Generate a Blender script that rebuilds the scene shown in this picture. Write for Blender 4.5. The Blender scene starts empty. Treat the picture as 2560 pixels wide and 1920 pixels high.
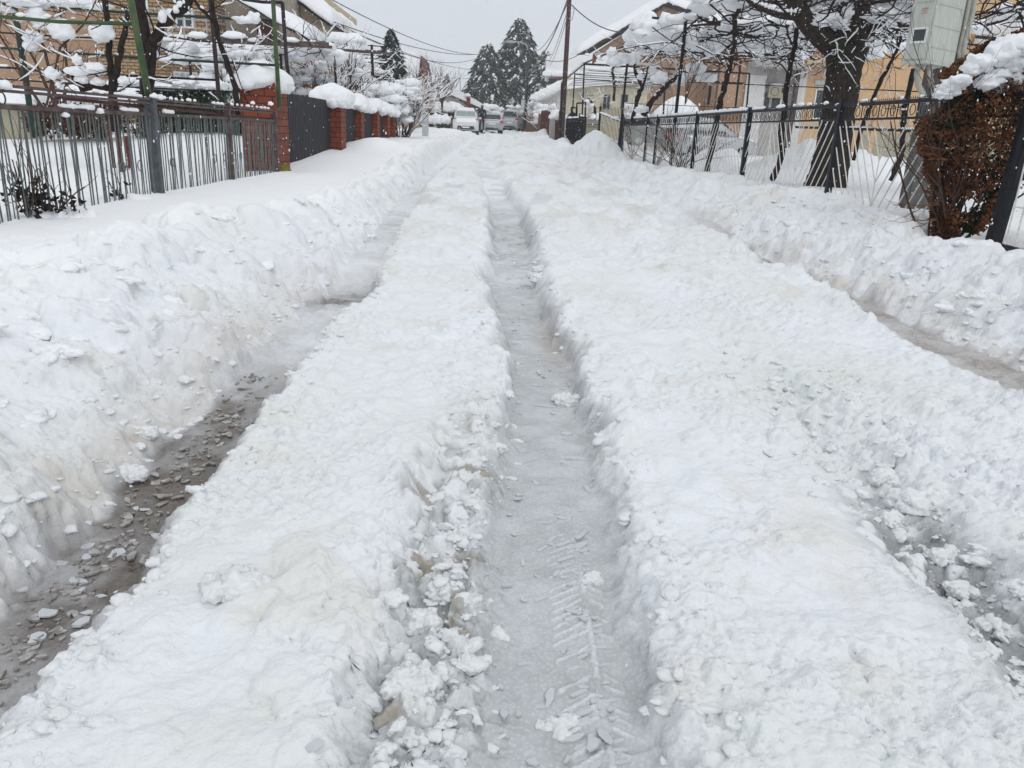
import bpy, bmesh, math, random
import numpy as np
from mathutils import Vector, Matrix, noise as mnoise
random.seed(7); rng = np.random.default_rng(7)
scene = bpy.context.scene; COL = scene.collection
# ------------------------------------------------------------------ camera
F = 1922.; CX = 1280.; CY = 960.
CAM = np.array([0, 0, 1.25]); PITCH = math.radians(18.2); YAW = math.radians(1.7); ROLL = math.radians(2.7)
_f = np.array([math.sin(YAW)*math.cos(PITCH), math.cos(YAW)*math.cos(PITCH), -math.sin(PITCH)])
_r = np.array([math.cos(YAW), -math.sin(YAW), 0.]); _u = np.cross(_r, _f)
CR = math.cos(ROLL)*_r + math.sin(ROLL)*_u; CU = -math.sin(ROLL)*_r + math.cos(ROLL)*_u
cam = bpy.data.objects.new('camera', bpy.data.cameras.new('camera')); COL.objects.link(cam)
M = Matrix(((CR[0], CU[0], -_f[0], CAM[0]), (CR[1], CU[1], -_f[1], CAM[1]), (CR[2], CU[2], -_f[2], CAM[2]), (0, 0, 0, 1)))
cam.matrix_world = M
cam.data.sensor_width = 36; cam.data.lens = 36*F/2560; cam.data.clip_end = 3000; cam.data.clip_start = .05
scene.camera = cam
def P(px, py, Y):
    "point of the world at distance Y along the street seen at photograph pixel px, py"
    d = CR*(px-CX)/F - CU*(py-CY)/F + _f
    return CAM + d*(Y/d[1])
def Z(px, py, Y): return P(px, py, Y)[2]
def X(px, Y): return P(px, 330, Y)[0]
# ------------------------------------------------------------------ light: overcast, snowing
w = bpy.data.worlds.new("World"); scene.world = w; w.use_nodes = True
nt = w.node_tree; nt.nodes.clear()
out = nt.nodes.new('ShaderNodeOutputWorld'); bg = nt.nodes.new('ShaderNodeBackground')
sky = nt.nodes.new('ShaderNodeTexSky'); sky.sky_type = 'NISHITA'; sky.sun_disc = False
sky.sun_elevation = math.radians(38); sky.sun_rotation = math.radians(162)
sky.air_density = 1.; sky.dust_density = 4.
hs = nt.nodes.new('ShaderNodeHueSaturation'); hs.inputs['Saturation'].default_value = .25
tc = nt.nodes.new('ShaderNodeTexCoord'); sep = nt.nodes.new('ShaderNodeSeparateXYZ')
ramp = nt.nodes.new('ShaderNodeValToRGB')
ramp.color_ramp.elements[0].position = 0.; ramp.color_ramp.elements[0].color = (6.5, 6.95, 7.6, 1)
ramp.color_ramp.elements[1].position = 1.; ramp.color_ramp.elements[1].color = (9.2, 9.45, 9.9, 1)
mx = nt.nodes.new('ShaderNodeMix'); mx.data_type = 'RGBA'; mx.inputs[0].default_value = .93
nt.links.new(tc.outputs['Generated'], sep.inputs[0]); nt.links.new(sep.outputs['Z'], ramp.inputs[0])
nt.links.new(sky.outputs[0], hs.inputs['Color']); nt.links.new(hs.outputs[0], mx.inputs[6]); nt.links.new(ramp.outputs[0], mx.inputs[7])
nt.links.new(mx.outputs[2], bg.inputs['Color']); bg.inputs['Strength'].default_value = .1
nt.links.new(bg.outputs[0], out.inputs['Surface'])
sun = bpy.data.objects.new('sun', bpy.data.lights.new('sun', 'SUN')); COL.objects.link(sun)
sun.data.energy = .6; sun.data.angle = math.radians(25); sun.data.color = (1, .985, .96)
sun.rotation_euler = (math.radians(52), 0, math.radians(18))   # high, from behind the street, soft through cloud
scene.view_settings.view_transform = 'Standard'; scene.view_settings.look = 'None'
scene.view_settings.exposure = 0.0; scene.view_settings.gamma = 1
cy = scene.cycles; cy.max_bounces = 8; cy.diffuse_bounces = 4; cy.glossy_bounces = 3; cy.transmission_bounces = 4
cy.volume_bounces = 2; cy.transparent_max_bounces = 8; cy.use_denoising = True; cy.sample_clamp_indirect = 6

# ------------------------------------------------------------------ noise
def _h(ix, iy, s):
    n = (ix.astype(np.int64)*374761393 + iy.astype(np.int64)*668265263 + s*97471163) & 0xffffffff
    n = ((n ^ (n >> 13))*1274126177) & 0xffffffff
    n = ((n ^ (n >> 15))*2246822519) & 0xffffffff
    return ((n ^ (n >> 16)) & 0xffffff)/16777216.
def vn(x, y, s=0):
    ix = np.floor(x); iy = np.floor(y); fx = x-ix; fy = y-iy
    fx = fx*fx*fx*(fx*(fx*6-15)+10); fy = fy*fy*fy*(fy*(fy*6-15)+10)
    a = _h(ix, iy, s); b = _h(ix+1, iy, s); c = _h(ix, iy+1, s); d = _h(ix+1, iy+1, s)
    return ((a+(b-a)*fx)*(1-fy)+(c+(d-c)*fx)*fy)*2-1
def fbm(x, y, o=4, s=0):
    r = 0; a = .55
    for k in range(o):
        r = r + a*vn(x*(2**k)+k*17.3, y*(2**k)-k*9.1, s+k); a *= .5
    return r
def clods(x, y, cell, s, prob=.8, rmin=.3, rmax=.62, flat=.8):
    "height of half-buried irregular lumps, one or none per cell"
    wx = x + cell*.16*vn(x/cell*2.7, y/cell*2.7, s+50) + cell*.07*vn(x/cell*7, y/cell*7, s+51)
    wy = y + cell*.16*vn(x/cell*2.7+9, y/cell*2.7, s+52) + cell*.07*vn(x/cell*7+5, y/cell*7, s+53)
    u = wx/cell; v = wy/cell; iu = np.floor(u); iv = np.floor(v); r = np.zeros_like(x)
    for dx in (-1, 0, 1):
        for dy in (-1, 0, 1):
            a = iu+dx; b = iv+dy
            px = a + .1+.8*_h(a, b, s); py = b + .1+.8*_h(a, b, s+1)
            rad = (rmin+(rmax-rmin)*_h(a, b, s+2))*(_h(a, b, s+3) < prob)
            q = rad*rad - (u-px)**2 - (v-py)**2
            r = np.maximum(r, np.sqrt(np.maximum(q, 0))*flat*(.6+.6*_h(a, b, s+4)))
    return r*cell
def sm(a, b, x):
    t = np.clip((x-a)/(b-a), 0, 1); return t*t*(3-2*t)
def it(y, pts): return np.interp(y, [p[0] for p in pts], [p[1] for p in pts])
# ------------------------------------------------------------------ snow ground
BASE = [(-50, 0), (8, 0), (20, .12), (35, .38), (55, .72), (70, .95), (100, 1.1), (300, 1.5)]
CL = [(0, -1.07), (2, -1.08), (3, -1.10), (6, -1.08), (9.3, -1.24), (13, -1.42), (17, -1.55), (25, -1.6), (60, -1.3)]
CC = [(0, .19), (1.6, .2), (2, .205), (2.7, .25), (3.9, .27), (5, .19), (6.6, .15), (9.8, .17), (13.6, 0), (20, -.3), (30, -.35), (60, 0)]
CRT = [(0, 2.75), (4.7, 2.8), (6, 2.97), (7, 2.84), (8.8, 2.85), (13, 3.0), (18, 2.5), (24, 1.95), (34, 2.0), (60, 2.2)]
CREST = [(0, -2.75), (4, -2.5), (7, -2.35), (8.5, -2.05), (10, -1.98), (19, -2.1), (60, -2.3)]
SIDE = [(-50, .42), (14, .43), (19, .6), (22, .8), (40, .95), (70, 1.15), (100, 1.3), (300, 1.6)]
RSIDE = [(-50, .5), (10, .53), (20, .5), (30, .47), (40, .6), (60, .9), (100, 1.25), (300, 1.6)]
WHITE = np.array([.82, .84, .87]); SLUSH = np.array([.46, .48, .485]); DARK = np.array([.13, .108, .088]); TAN = np.array([.47, .405, .32])
def terrain(x, y, detail=True):
    base = it(y, BASE)
    wob = (1-.35*sm(3, 1.5, y))*.035*vn(x*2.3, y*2.3, 1) + .022*vn(x*7, y*7, 2) + (.018*vn(x*17, y*17, 3) + .01*vn(x*43, y*43, 13) if detail else 0)
    wob2 = .035*vn(x*2.1+40, y*2.1, 4) + .03*vn(x*6.3, y*6.3, 5) + (.02*vn(x*18, y*18, 6) + .01*vn(x*40, y*40, 14) if detail else 0)
    cl = it(y, CL); cc = it(y, CC); cr = it(y, CRT)
    # packed plateau
    pl = .135 + .065*sm(3, 6.5, y) + .025*vn(x*1.1, y*.8, 8) + .012*vn(x*4, y*3, 9) + .03*np.exp(-((x-cc+.55)/.22)**2)*sm(5, 2, y)
    pl = pl + .035*sm(.3, .0, np.abs(x-(cc+.45)))*(.5+.5*vn(x*0, y*1.7, 12))*sm(1.5, 4, y)
    z = pl.copy()
    pl = pl + .03*vn(x*2.2+5, y*1.3, 16)*sm(1.2, 2.5, y) + .035*np.exp(-((x-cl-.33)/.14)**2)*(.6+.6*vn(x*0, y*2, 17))
    # centre rut
    fC = .02 + .035*sm(3.2, 2.2, y) + .05*sm(5.2, 6, y)*sm(8.5, 7.5, y) + .075*sm(10.2, 11.5, y)*sm(13.2, 12.6, y) + .05*sm(14.5, 16, y) + .05*sm(22, 30, y)
    hw = np.where(y < 3.2, .17, .18) + .02*sm(6, 10, y)
    dC = np.abs(x-cc) + wob; kC = sm(hw-.03, hw+.08+.06*vn(x*0+3, y*2.4, 15)+.04*sm(3, 6, y), dC); z = fC*(1-kC) + z*kC
    fade = sm(13, 19, y); z = z*(1-fade) + (pl-.03*(1-kC)-.012)*fade
    # broken shelf on its left, near the viewer
    shelf = sm(-.03, .06, (cc-.14)-x+wob*1.2)*sm(-.05, .07, x-(cc-.45)+wob2)*sm(3.4, 2.4, y)
    z = np.where(shelf > .01, np.minimum(z, .078*shelf + z*(1-shelf) + .02*sm(1.6, 2.4, y)), z)
    # left rut
    fL = .01 + .06*sm(3.2, 3.8, y)*sm(5.4, 5.1, y) + .09*sm(5.9, 6.4, y) + .02*sm(10, 12, y) 
    dL = (x-cl); rightL = sm(.09, .21, dL+wob-.09*np.exp(-((y-5.4)/.5)**2)-.05*sm(8, 10, y)); 
    # right rut
    fR = .06 + .05*vn(y*.9, y*0, 21) + .05*sm(14, 17, y)*sm(23, 20, y) + .04*sm(28, 34, y)
    dR = x-cr; leftR = sm(.14, .36, -dR+wob2)
    z = z*rightL + fL*(1-rightL)
    z = np.where(x > 1.9, z*leftR + fR*(1-leftR), z)
    # shallow right track
    sh = np.exp(-((x-1.4-.03*vn(x*3, y*3, 23))/.17)**2)
    z = z - sh*(.10*sm(2.9, 1.7, y) + .045*sm(5.5, 2.9, y) + .02)*(1-.0*x)
    wetS = np.clip(sh*1.5, 0, 1)*sm(2.7, 2.1, y)
    z = z - .03*np.exp(-((x-1.75)/.5)**2)*sm(4, 1.5, y)
    # left bank
    crx = it(y, CREST) + .12*vn(y*.9, x*.3, 31) + .07*vn(y*2.6, x*.5, 32)
    toe = cl-.13
    tL = np.clip((toe-x+wob)/(toe-crx), 0, 3)
    side = it(y, SIDE)-base
    ch = side + .02*sm(9, 5, y) + .02 + .08*vn(y*1.4, x*.6, 33)*sm(14, 6, y)
    bank = fL + (ch-fL)*(.14*sm(0, .16, tL) + .86*sm(.0, 1.0, tL)**.8)
    walk = side + .01*vn(x*2, y*.6, 34) + .006*vn(x*5, y*1.5, 35) + .003*vn(x*9, y*30, 36)*sm(30, 8, y)
    back = ch*(1-sm(1.0, 1.45, tL)) + walk*sm(1.0, 1.45, tL)
    zl = np.where(tL < 1, bank, back)
    onL = x < toe+wob*.5
    z = np.where(onL, zl, z)
    mL = np.where(onL, sm(0, .08, tL)*sm(1.5, 1.02, tL), 0)
    # right bank
    tr = cr+.14
    rs = it(y, RSIDE)-base
    tR = np.clip((x-tr+wob2), 0, 50)
    rise = .25 + .08*vn(y*.8, x*.7, 41)
    zr = fR + rise*sm(-.05, .75, tR) + (rs-rise-.08)*sm(.2, 1.5, tR) + .07*vn(x*1.3, y*1.1, 42)*sm(.2, .7, tR)
    low = sm(1.15, 1.9, tR)*sm(9.5, 7.8, y)*.24
    zr = zr - low
    onR = x > tr-wob2*.5
    z = np.where(onR, zr, z)
    mR = np.where(onR, sm(0, .08, tR)*sm(2.6, 1.8, tR), 0)
    # gardens behind the fences
    gR = sm(5.1, 5.6, x)*sm(5, 9, y); z = z*(1-gR) + gR*(it(y, RSIDE)-base - .14 + .05*vn(x*.7, y*.7, 43))
    gL = sm(-3.8, -4.6, x); z = z*(1-gL) + gL*(side-.06+.05*vn(x*.6, y*.6, 44))
    # shovelled piles
    for (mxx, myy, rx, ry, hh) in ((3.9, 29.2, .72, 1.1, .62), (3.4, 29.8, .6, 1.2, .42), (3.0, 28.8, .45, .8, .25), (-3.9, 44, 1.2, 2.5, .3), (-3.2, 50, 1.0, 1.5, .22), (3.0, 38, .5, 1, .3), (3.3, 57, .8, 2, .5),
                                   (9.5, 24.5, 1.5, .9, 1.0), (11.5, 25.2, 1.4, .8, .55), (13.6, 25, 1.6, .8, .5), (8.3, 30, 1.2, .9, .7), (6.8, 27.5, 1.3, .9, .45), (-3.1, 20.6, .6, .8, .22), (2.2, 61, .6, 1.2, .4),
                                   (-7, 19, 2.2, 2.5, .35), (-5.6, 10.3, .9, 1.0, .18), (-5.0, 7.3, .5, .8, .16)):
        g = np.exp(-((x-mxx)/rx)**2-((y-myy)/ry)**2)
        z = z + hh*g*(1+.12*vn(x*2.2, y*2.2, 45)); mR = np.maximum(mR, np.where(hh*g > .12, .9*sm(.12, .3, hh*g), 0)*(x > 2))
    dist = np.maximum(y+1, 1)
    rutm = np.minimum(np.minimum(kC, np.where(x > 1.9, np.maximum(leftR, onR), 1)), np.where(x < 0, np.maximum(rightL, onL), 1))
    mP = rutm*(1-mL)*(1-mR)*(1-onL)*(1-onR)
    bR = mR*1.
    crumb = .25 + 1.2*sm(-.15, .3, fbm(x*1.7, y*1.2, 4, 60)) + .7*sm(1.15, 1.5, x)*sm(9, 4, y)
    rough = np.zeros_like(z)
    big = np.maximum(mL, bR)
    lowb = np.where(onL, .22+.78*sm(.62, .2, tL), 1)*np.where(onR, .45+.55*sm(1.2, .5, tR), 1)
    rough += (bR*(clods(x, y, .15, 270, .7)*.5 + .03*fbm(x*6, y*6, 3, 92)))*sm(20, 10, y)
    rough += big*(clods(x, y, .5, 100, .85)*.55 + clods(x, y, .22, 110, .85)*.5*(.35+.65*lowb) + clods(x, y, .095, 120, .85)*.6*lowb + .05*fbm(x*3.6, y*3.6, 3, 61) + .02*fbm(x*11, y*11, 3, 91)*lowb - .05)
    rough += np.maximum(big*.9*lowb, mP*crumb*.75+shelf*1.3)*(clods(x, y, .045, 130, .8)*.65)*sm(14, 7, y)
    rough += np.maximum(big*.8*lowb, mP*crumb*.8+shelf)*(clods(x, y, .021, 140, .85)*.6)*sm(5.5, 3.2, y)
    wall = np.maximum(4*kC*(1-kC), 4*rightL*(1-rightL)) + np.where(x > 1.9, 4*leftR*(1-leftR), 0)
    rough += wall*(1-mL)*(1-mR)*(clods(x, y, .07, 210, .6)*.6 + clods(x, y, .03, 215, .8)*.6 + .012*fbm(x*22, y*22, 3, 67))
    side_c = np.maximum(np.exp(-((dC-hw-.14)/.09)**2), np.exp(-((dL-.32)/.1)**2)*.8)
    side_c = np.maximum(side_c, np.exp(-((dR+.36)/.14)**2))
    nearlump = sm(.0, .35, vn(x*1.7+3, y*1.7, 62))*np.where((x > -.95) & (x < .02), 1., .25)*sm(2.6, 1.7, y)
    rough += mP*(np.maximum(side_c*.55, nearlump*.85)*(clods(x, y, .16, 150, .7)*.42 + clods(x, y, .08, 160, .75)*.5) + nearlump*(x < 0)*clods(x, y, .27, 240, .8)*.5 + sh*clods(x, y, .09, 170, .38)*.75
                 + .5*crumb*clods(x, y, .1, 180, .35)*.45 + .5*clods(x, y, .13, 250, .6)*sm(-.3, .3, fbm(x*1.1+9, y*.9, 3, 88)) + crumb*.35*clods(x, y, .055, 255, .6) + .022*fbm(x*8, y*7, 4, 63) - .012)
    rough += shelf*(clods(x, y, .07, 190, .7)*.5 + .01*fbm(x*20, y*20, 3, 64))
    ruf = (1-rutm)
    # ripples and slush in the ruts
    rough += mP*sm(3.5, 9, y)*(clods(x, y, .38, 220, .6)*.34 + clods(x, y, .16, 225, .65)*.5 + .055*fbm(x*2.2, y*1.4, 4, 68)) + mP*.3*clods(x, y, .25, 226, .35)*sm(1.2, 2, y)*.5
    rough += ruf*sm(5.5, 11, y)*clods(x, y, .2, 230, .5)*.3
    rough += np.where(x > 1.9, 1-leftR, 0)*(clods(x, y, .16, 280, .6)*.4 + clods(x, y, .07, 285, .6)*.45)*(1-onR)
    rough += (1-rightL)*sm(3.0, 3.7, y)*sm(5.6, 5.1, y)*(clods(x, y, .09, 260, .7)*.45 + clods(x, y, .04, 265, .7)*.5)
    rough += ruf*(.006*fbm(x*14, y*22, 4, 65) + .004*np.maximum(0, vn(x*5, y*30+6*(x-cc)**2*30, 66))) 
    rough += ruf*clods(x, y, .06, 200, .3)*.35*(np.where(x < -.6, .6, .25) + sm(4.5, 6, y))
    # tyre tread print in the centre rut
    tx = x-(cc+.075); bar = ((y*1.0+np.abs(tx)*.75)/.033); fr = bar-np.floor(bar)
    keep = (_h(np.floor(bar), np.floor(tx*0+np.sign(tx)), 70) < .62)
    on = (np.abs(tx) > .012) & (np.abs(tx) < .075+.02*np.sign(-tx)) & (fr < .42) & keep
    on = on | ((np.abs(tx) < .0065) & (vn(y*9, y*0, 71) > -.3))
    tread = on*sm(1.0, 1.3, y)*sm(2.35, 1.8, y)*(kC < .02)
    rough += tread*.0045
    z = z + rough + base
    # ---- albedo: white snow, grey slush, road dirt
    n1 = fbm(x*3.1, y*3.1, 4, 80); n2 = fbm(x*11, y*11, 3, 81); n3 = vn(x*.7, y*.7, 82)
    fresh_lift = np.maximum(np.where(onL, sm(.5, .95, tL), 0), np.maximum(np.where(onR, sm(.8, 1.6, tR), 0), 0))[..., None]  # fresh snow paler than packed road, lightened also to offset shade at left
    col = (WHITE*(1-fresh_lift)+np.array([.905, .92, .935])*fresh_lift)*(1+.015*n1[..., None])
    def mix(c, k):
        nonlocal col
        k = np.clip(k, 0, 1)[..., None]; col = col*(1-k) + c*k
    mix(np.array([.74, .77, .745]), (.42+.75*fbm(x*1.5, y*1.1, 4, 84)+.25*n2)*(mP+big*.55)*.9); mix(np.array([.72, .68, .58]), sm(.28, .7, fbm(x*2.2+7, y*2.2, 4, 85))*(mP*.5+big*.7)*.8)
    mix(TAN, mL*sm(.40, .0, tL+.15*n1)*(.40+.6*n1)*sm(8, 4, y))
    mix(TAN*.9, mL*sm(.12, .0, tL)*(.45+.5*n2)*sm(4.2, 3, y))
    mix(TAN*1.05, bR*sm(.5, .05, tR+.3*n1)*(.28+.7*n1)*sm(2, 3.2, y)*sm(16, 7, y))
    mix(TAN*1.3, np.exp(-((x-2.1)/.35)**2-((y-22)/2.5)**2)*.35*(1+n1))
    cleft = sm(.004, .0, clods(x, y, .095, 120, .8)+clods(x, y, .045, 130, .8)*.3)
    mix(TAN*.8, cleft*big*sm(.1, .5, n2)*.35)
    wet = np.zeros_like(z)
    mix(TAN*1.25, mP*sm(.15, .55, fbm(x*2.3, y*.7, 3, 86))*sm(5, 12, y)*sm(45, 25, y)*.3)
    mix(SLUSH*1.2, mP*sm(.1, .5, fbm(x*2.9+4, y*.8, 3, 87))*sm(6, 14, y)*.6)
    # centre rut: grey slush
    kk = (1-kC)*sm(16, 9, y)*(.75+.35*n2+.25*np.where(y > 5, n1*2, .3))
    kk = np.maximum(kk, (1-kC)*sm(.1, .4, n1+.2)*sm(40, 14, y)*.5); mix(SLUSH, kk); wet = np.maximum(wet, kk)
    mix(np.array([.44, .39, .35]), (1-kC)*np.exp(-((y-4.55)/.5)**2)*sm(.0, .12, x-cc)*.8)
    mix(np.array([.38, .38, .38]), (1-kC)*np.exp(-((y-9.6)/1.0)**2)*.5*(.7+n2))
    ks = shelf*sm(.012, .004, clods(x, y, .07, 190, .7))*(.55+.8*n2); mix(SLUSH*.95, ks); wet = np.maximum(wet, ks*.8)
    mix(np.array([.40, .35, .29]), shelf*sm(.012, .003, clods(x, y, .07, 190, .7))*sm(.25, .5, n2)*.8)
    kt = tread*.55; mix(WHITE*.93, kt)
    # left rut: dark wet slush
    inL = (1-rightL)*(1-sm(0, .05, tL))
    dk = inL*np.maximum(sm(4.1, 3.1, y), np.exp(-((y-5.5)/.45)**2))
    kd = dk*(.92+.5*n1+.3*n2)*(1-.25*sm(1.9, 1.3, y)); mix(DARK, kd)
    kf = inL*(1-dk)*(.5+.5*n1)*sm(30, 8, y); mix(SLUSH, kf*.8); mix(TAN*1.1, kf*sm(-.1, .4, n2)*.5); wet = np.maximum(wet, np.maximum(kd, kf))
    mix(SLUSH*1.05, inL*sm(.25, .6, n2)*.5*sm(2.1, 1.4, y) + inL*sm(.006, .02, clods(x, y, .06, 200, .3)*.35)*.7)
    inR = np.where(x > 1.9, 1-leftR, 0)*(1-sm(0, .06, tR))
    kr = inR*(.8+.5*n1)*sm(16, 6, y); mix(np.array([.31, .265, .22]), kr*.9); wet = np.maximum(wet, kr)
    kS = wetS*sm(.022, .008, clods(x, y, .09, 170, .38)*.75)*(.95+.4*n2); mix(SLUSH*.72, kS); wet = np.maximum(wet, kS)
    k2 = sh*sm(6, 3, y)*sm(1.8, 2.6, y)*(.2+.5*n1); mix(SLUSH*1.4, k2*.6)
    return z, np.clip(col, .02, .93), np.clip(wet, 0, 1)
def ground_z(x, y):
    z, _, _ = terrain(np.array([float(x)]), np.array([float(y)]), False); return float(z[0])

def new_mat(name):
    m = bpy.data.materials.new(name); m.use_nodes = True
    return m, m.node_tree, m.node_tree.nodes['Principled BSDF']
def snow_ground_mat():
    m, nt, b = new_mat('road_snow')
    a = nt.nodes.new('ShaderNodeAttribute'); a.attribute_name = 'Col'
    wv = nt.nodes.new('ShaderNodeAttribute'); wv.attribute_name = 'Wet'
    g = nt.nodes.new('ShaderNodeNewGeometry')
    n = nt.nodes.new('ShaderNodeTexNoise'); n.inputs['Scale'].default_value = 160; n.inputs['Detail'].default_value = 3
    n2 = nt.nodes.new('ShaderNodeTexNoise'); n2.inputs['Scale'].default_value = 45; n2.inputs['Detail'].default_value = 4
    nt.links.new(g.outputs['Position'], n.inputs['Vector']); nt.links.new(g.outputs['Position'], n2.inputs['Vector'])
    bp = nt.nodes.new('ShaderNodeBump'); bp.inputs['Distance'].default_value = .005; bp.inputs['Strength'].default_value = .45
    bp2 = nt.nodes.new('ShaderNodeBump'); bp2.inputs['Distance'].default_value = .012; bp2.inputs['Strength'].default_value = .45
    bm_ = nt.nodes.new('ShaderNodeMapRange'); bm_.inputs['To Min'].default_value = .5; bm_.inputs['To Max'].default_value = .10; nt.links.new(wv.outputs['Fac'], bm_.inputs['Value']); nt.links.new(bm_.outputs[0], bp.inputs['Strength']); nt.links.new(bm_.outputs[0], bp2.inputs['Strength'])
    nt.links.new(n.outputs['Fac'], bp.inputs['Height']); nt.links.new(n2.outputs['Fac'], bp2.inputs['Height']); nt.links.new(bp2.outputs[0], bp.inputs['Normal'])
    nt.links.new(bp.outputs[0], b.inputs['Normal'])
    mr = nt.nodes.new('ShaderNodeMapRange'); mr.inputs['To Min'].default_value = .75; mr.inputs['To Max'].default_value = .12
    nt.links.new(wv.outputs['Fac'], mr.inputs['Value']); nt.links.new(mr.outputs[0], b.inputs['Roughness'])
    # small grains of ice lighter and darker than the slush round them
    n3 = nt.nodes.new('ShaderNodeTexVoronoi'); n3.inputs['Scale'].default_value = 95
    nt.links.new(g.outputs['Position'], n3.inputs['Vector'])
    r3 = nt.nodes.new('ShaderNodeMapRange'); r3.inputs['From Min'].default_value = .1; r3.inputs['From Max'].default_value = .6; r3.inputs['To Min'].default_value = 1.12; r3.inputs['To Max'].default_value = .90
    nt.links.new(n3.outputs['Distance'], r3.inputs['Value'])
    mm = nt.nodes.new('ShaderNodeMix'); mm.data_type = 'FLOAT'; mm.inputs[2].default_value = 1
    nt.links.new(wv.outputs['Fac'], mm.inputs[0]); nt.links.new(r3.outputs[0], mm.inputs[3])
    vm = nt.nodes.new('ShaderNodeVectorMath'); vm.operation = 'SCALE'
    nt.links.new(a.outputs['Color'], vm.inputs[0]); nt.links.new(mm.outputs[0], vm.inputs['Scale'])
    nt.links.new(vm.outputs[0], b.inputs['Base Color'])
    b.inputs['Specular IOR Level'].default_value = .4
    b.inputs['Subsurface Weight'].default_value = SSS; b.inputs['Subsurface Radius'].default_value = (1, .95, .85); b.inputs['Subsurface Scale'].default_value = .01
    return m
SSS = .12; n_ = 0
def build_ground():
    c = 1.25
    t1 = np.arange(-.80, .80, .0026)
    ext = [.80]; st = .0028
    while ext[-1] < 7: st *= 1.045; ext.append(ext[-1]+st)
    ext = np.array(ext); tt = np.concatenate([-ext[::-1], t1[1:], ext])
    d = [.25]; 
    while d[-1] < 420: d.append(d[-1] + .0026*(d[-1]+.2)*(1+max(0, d[-1]-4)/9))
    d = np.array(d); d0 = d-c+1.25*0
    yy = d-.25+.45-0.0
    # rows run from just in front of the viewer's feet to the far end of the street; columns fan out
    T, D = np.meshgrid(tt, d+.95)
    Xg = T*D; Yg = D-.8
    z, col, wet = terrain(Xg, Yg)
    nr, nc = Xg.shape
    # push steep faces in and out along their normals so the cut walls are crumbly, not drawn down like curtains
    gy = np.stack([np.gradient(Xg, axis=0), np.gradient(Yg, axis=0), np.gradient(z, axis=0)], -1); gx = np.stack([np.gradient(Xg, axis=1), np.gradient(Yg, axis=1), np.gradient(z, axis=1)], -1)
    N = np.cross(gx, gy); N /= np.linalg.norm(N, axis=-1, keepdims=True)+1e-12
    N = N + 0
    st = sm(.25, .7, 1-N[..., 2])*sm(16, 7, Yg)
    q1 = Yg*1.0+Xg*.35; q2 = z*1.25+Xg*.5
    dsp = .013*fbm(q1*16, q2*16, 4, 300) + clods(q1, q2, .05, 310, .75)*.55 + clods(q1, q2, .022, 320, .7)*.5*sm(6, 3, Yg) - .006
    dsp = dsp*st; Xg = Xg+N[..., 0]*dsp; Yg = Yg+N[..., 1]*dsp; z = z+N[..., 2]*dsp
    co = np.stack([Xg, Yg, z], -1).reshape(-1, 3).astype(np.float32)
    idx = np.arange(nr*nc).reshape(nr, nc)
    f = np.stack([idx[:-1, :-1], idx[:-1, 1:], idx[1:, 1:], idx[1:, :-1]], -1).reshape(-1, 4)
    print('ground', nr, nc)
    me = grid_mesh('ground', co, f)
    ca = me.color_attributes.new('Col', 'FLOAT_COLOR', 'POINT')
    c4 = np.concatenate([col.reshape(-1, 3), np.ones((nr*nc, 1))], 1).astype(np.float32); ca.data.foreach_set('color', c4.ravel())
    wa = me.attributes.new('Wet', 'FLOAT', 'POINT'); wa.data.foreach_set('value', wet.ravel().astype(np.float32))
    o = bpy.data.objects.new('ground', me); COL.objects.link(o); me.materials.append(snow_ground_mat()); o['kind'] = 'structure'
    # the ground behind and beside the viewer
    return o
def grid_mesh(name, co, f, smooth=True):
    me = bpy.data.meshes.new(name)
    me.vertices.add(len(co)); me.vertices.foreach_set('co', np.asarray(co, np.float32).ravel())
    n = f.shape[1]; me.loops.add(f.size); me.loops.foreach_set('vertex_index', f.ravel().astype(np.int32))
    me.polygons.add(len(f)); me.polygons.foreach_set('loop_start', np.arange(0, f.size, n, dtype=np.int32))
    me.polygons.foreach_set('loop_total', np.full(len(f), n, np.int32))
    me.polygons.foreach_set('use_smooth', np.full(len(f), smooth)); me.update(calc_edges=True); me.validate()
    return me
import os
HAZE_D = .0008
build_ground()
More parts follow.
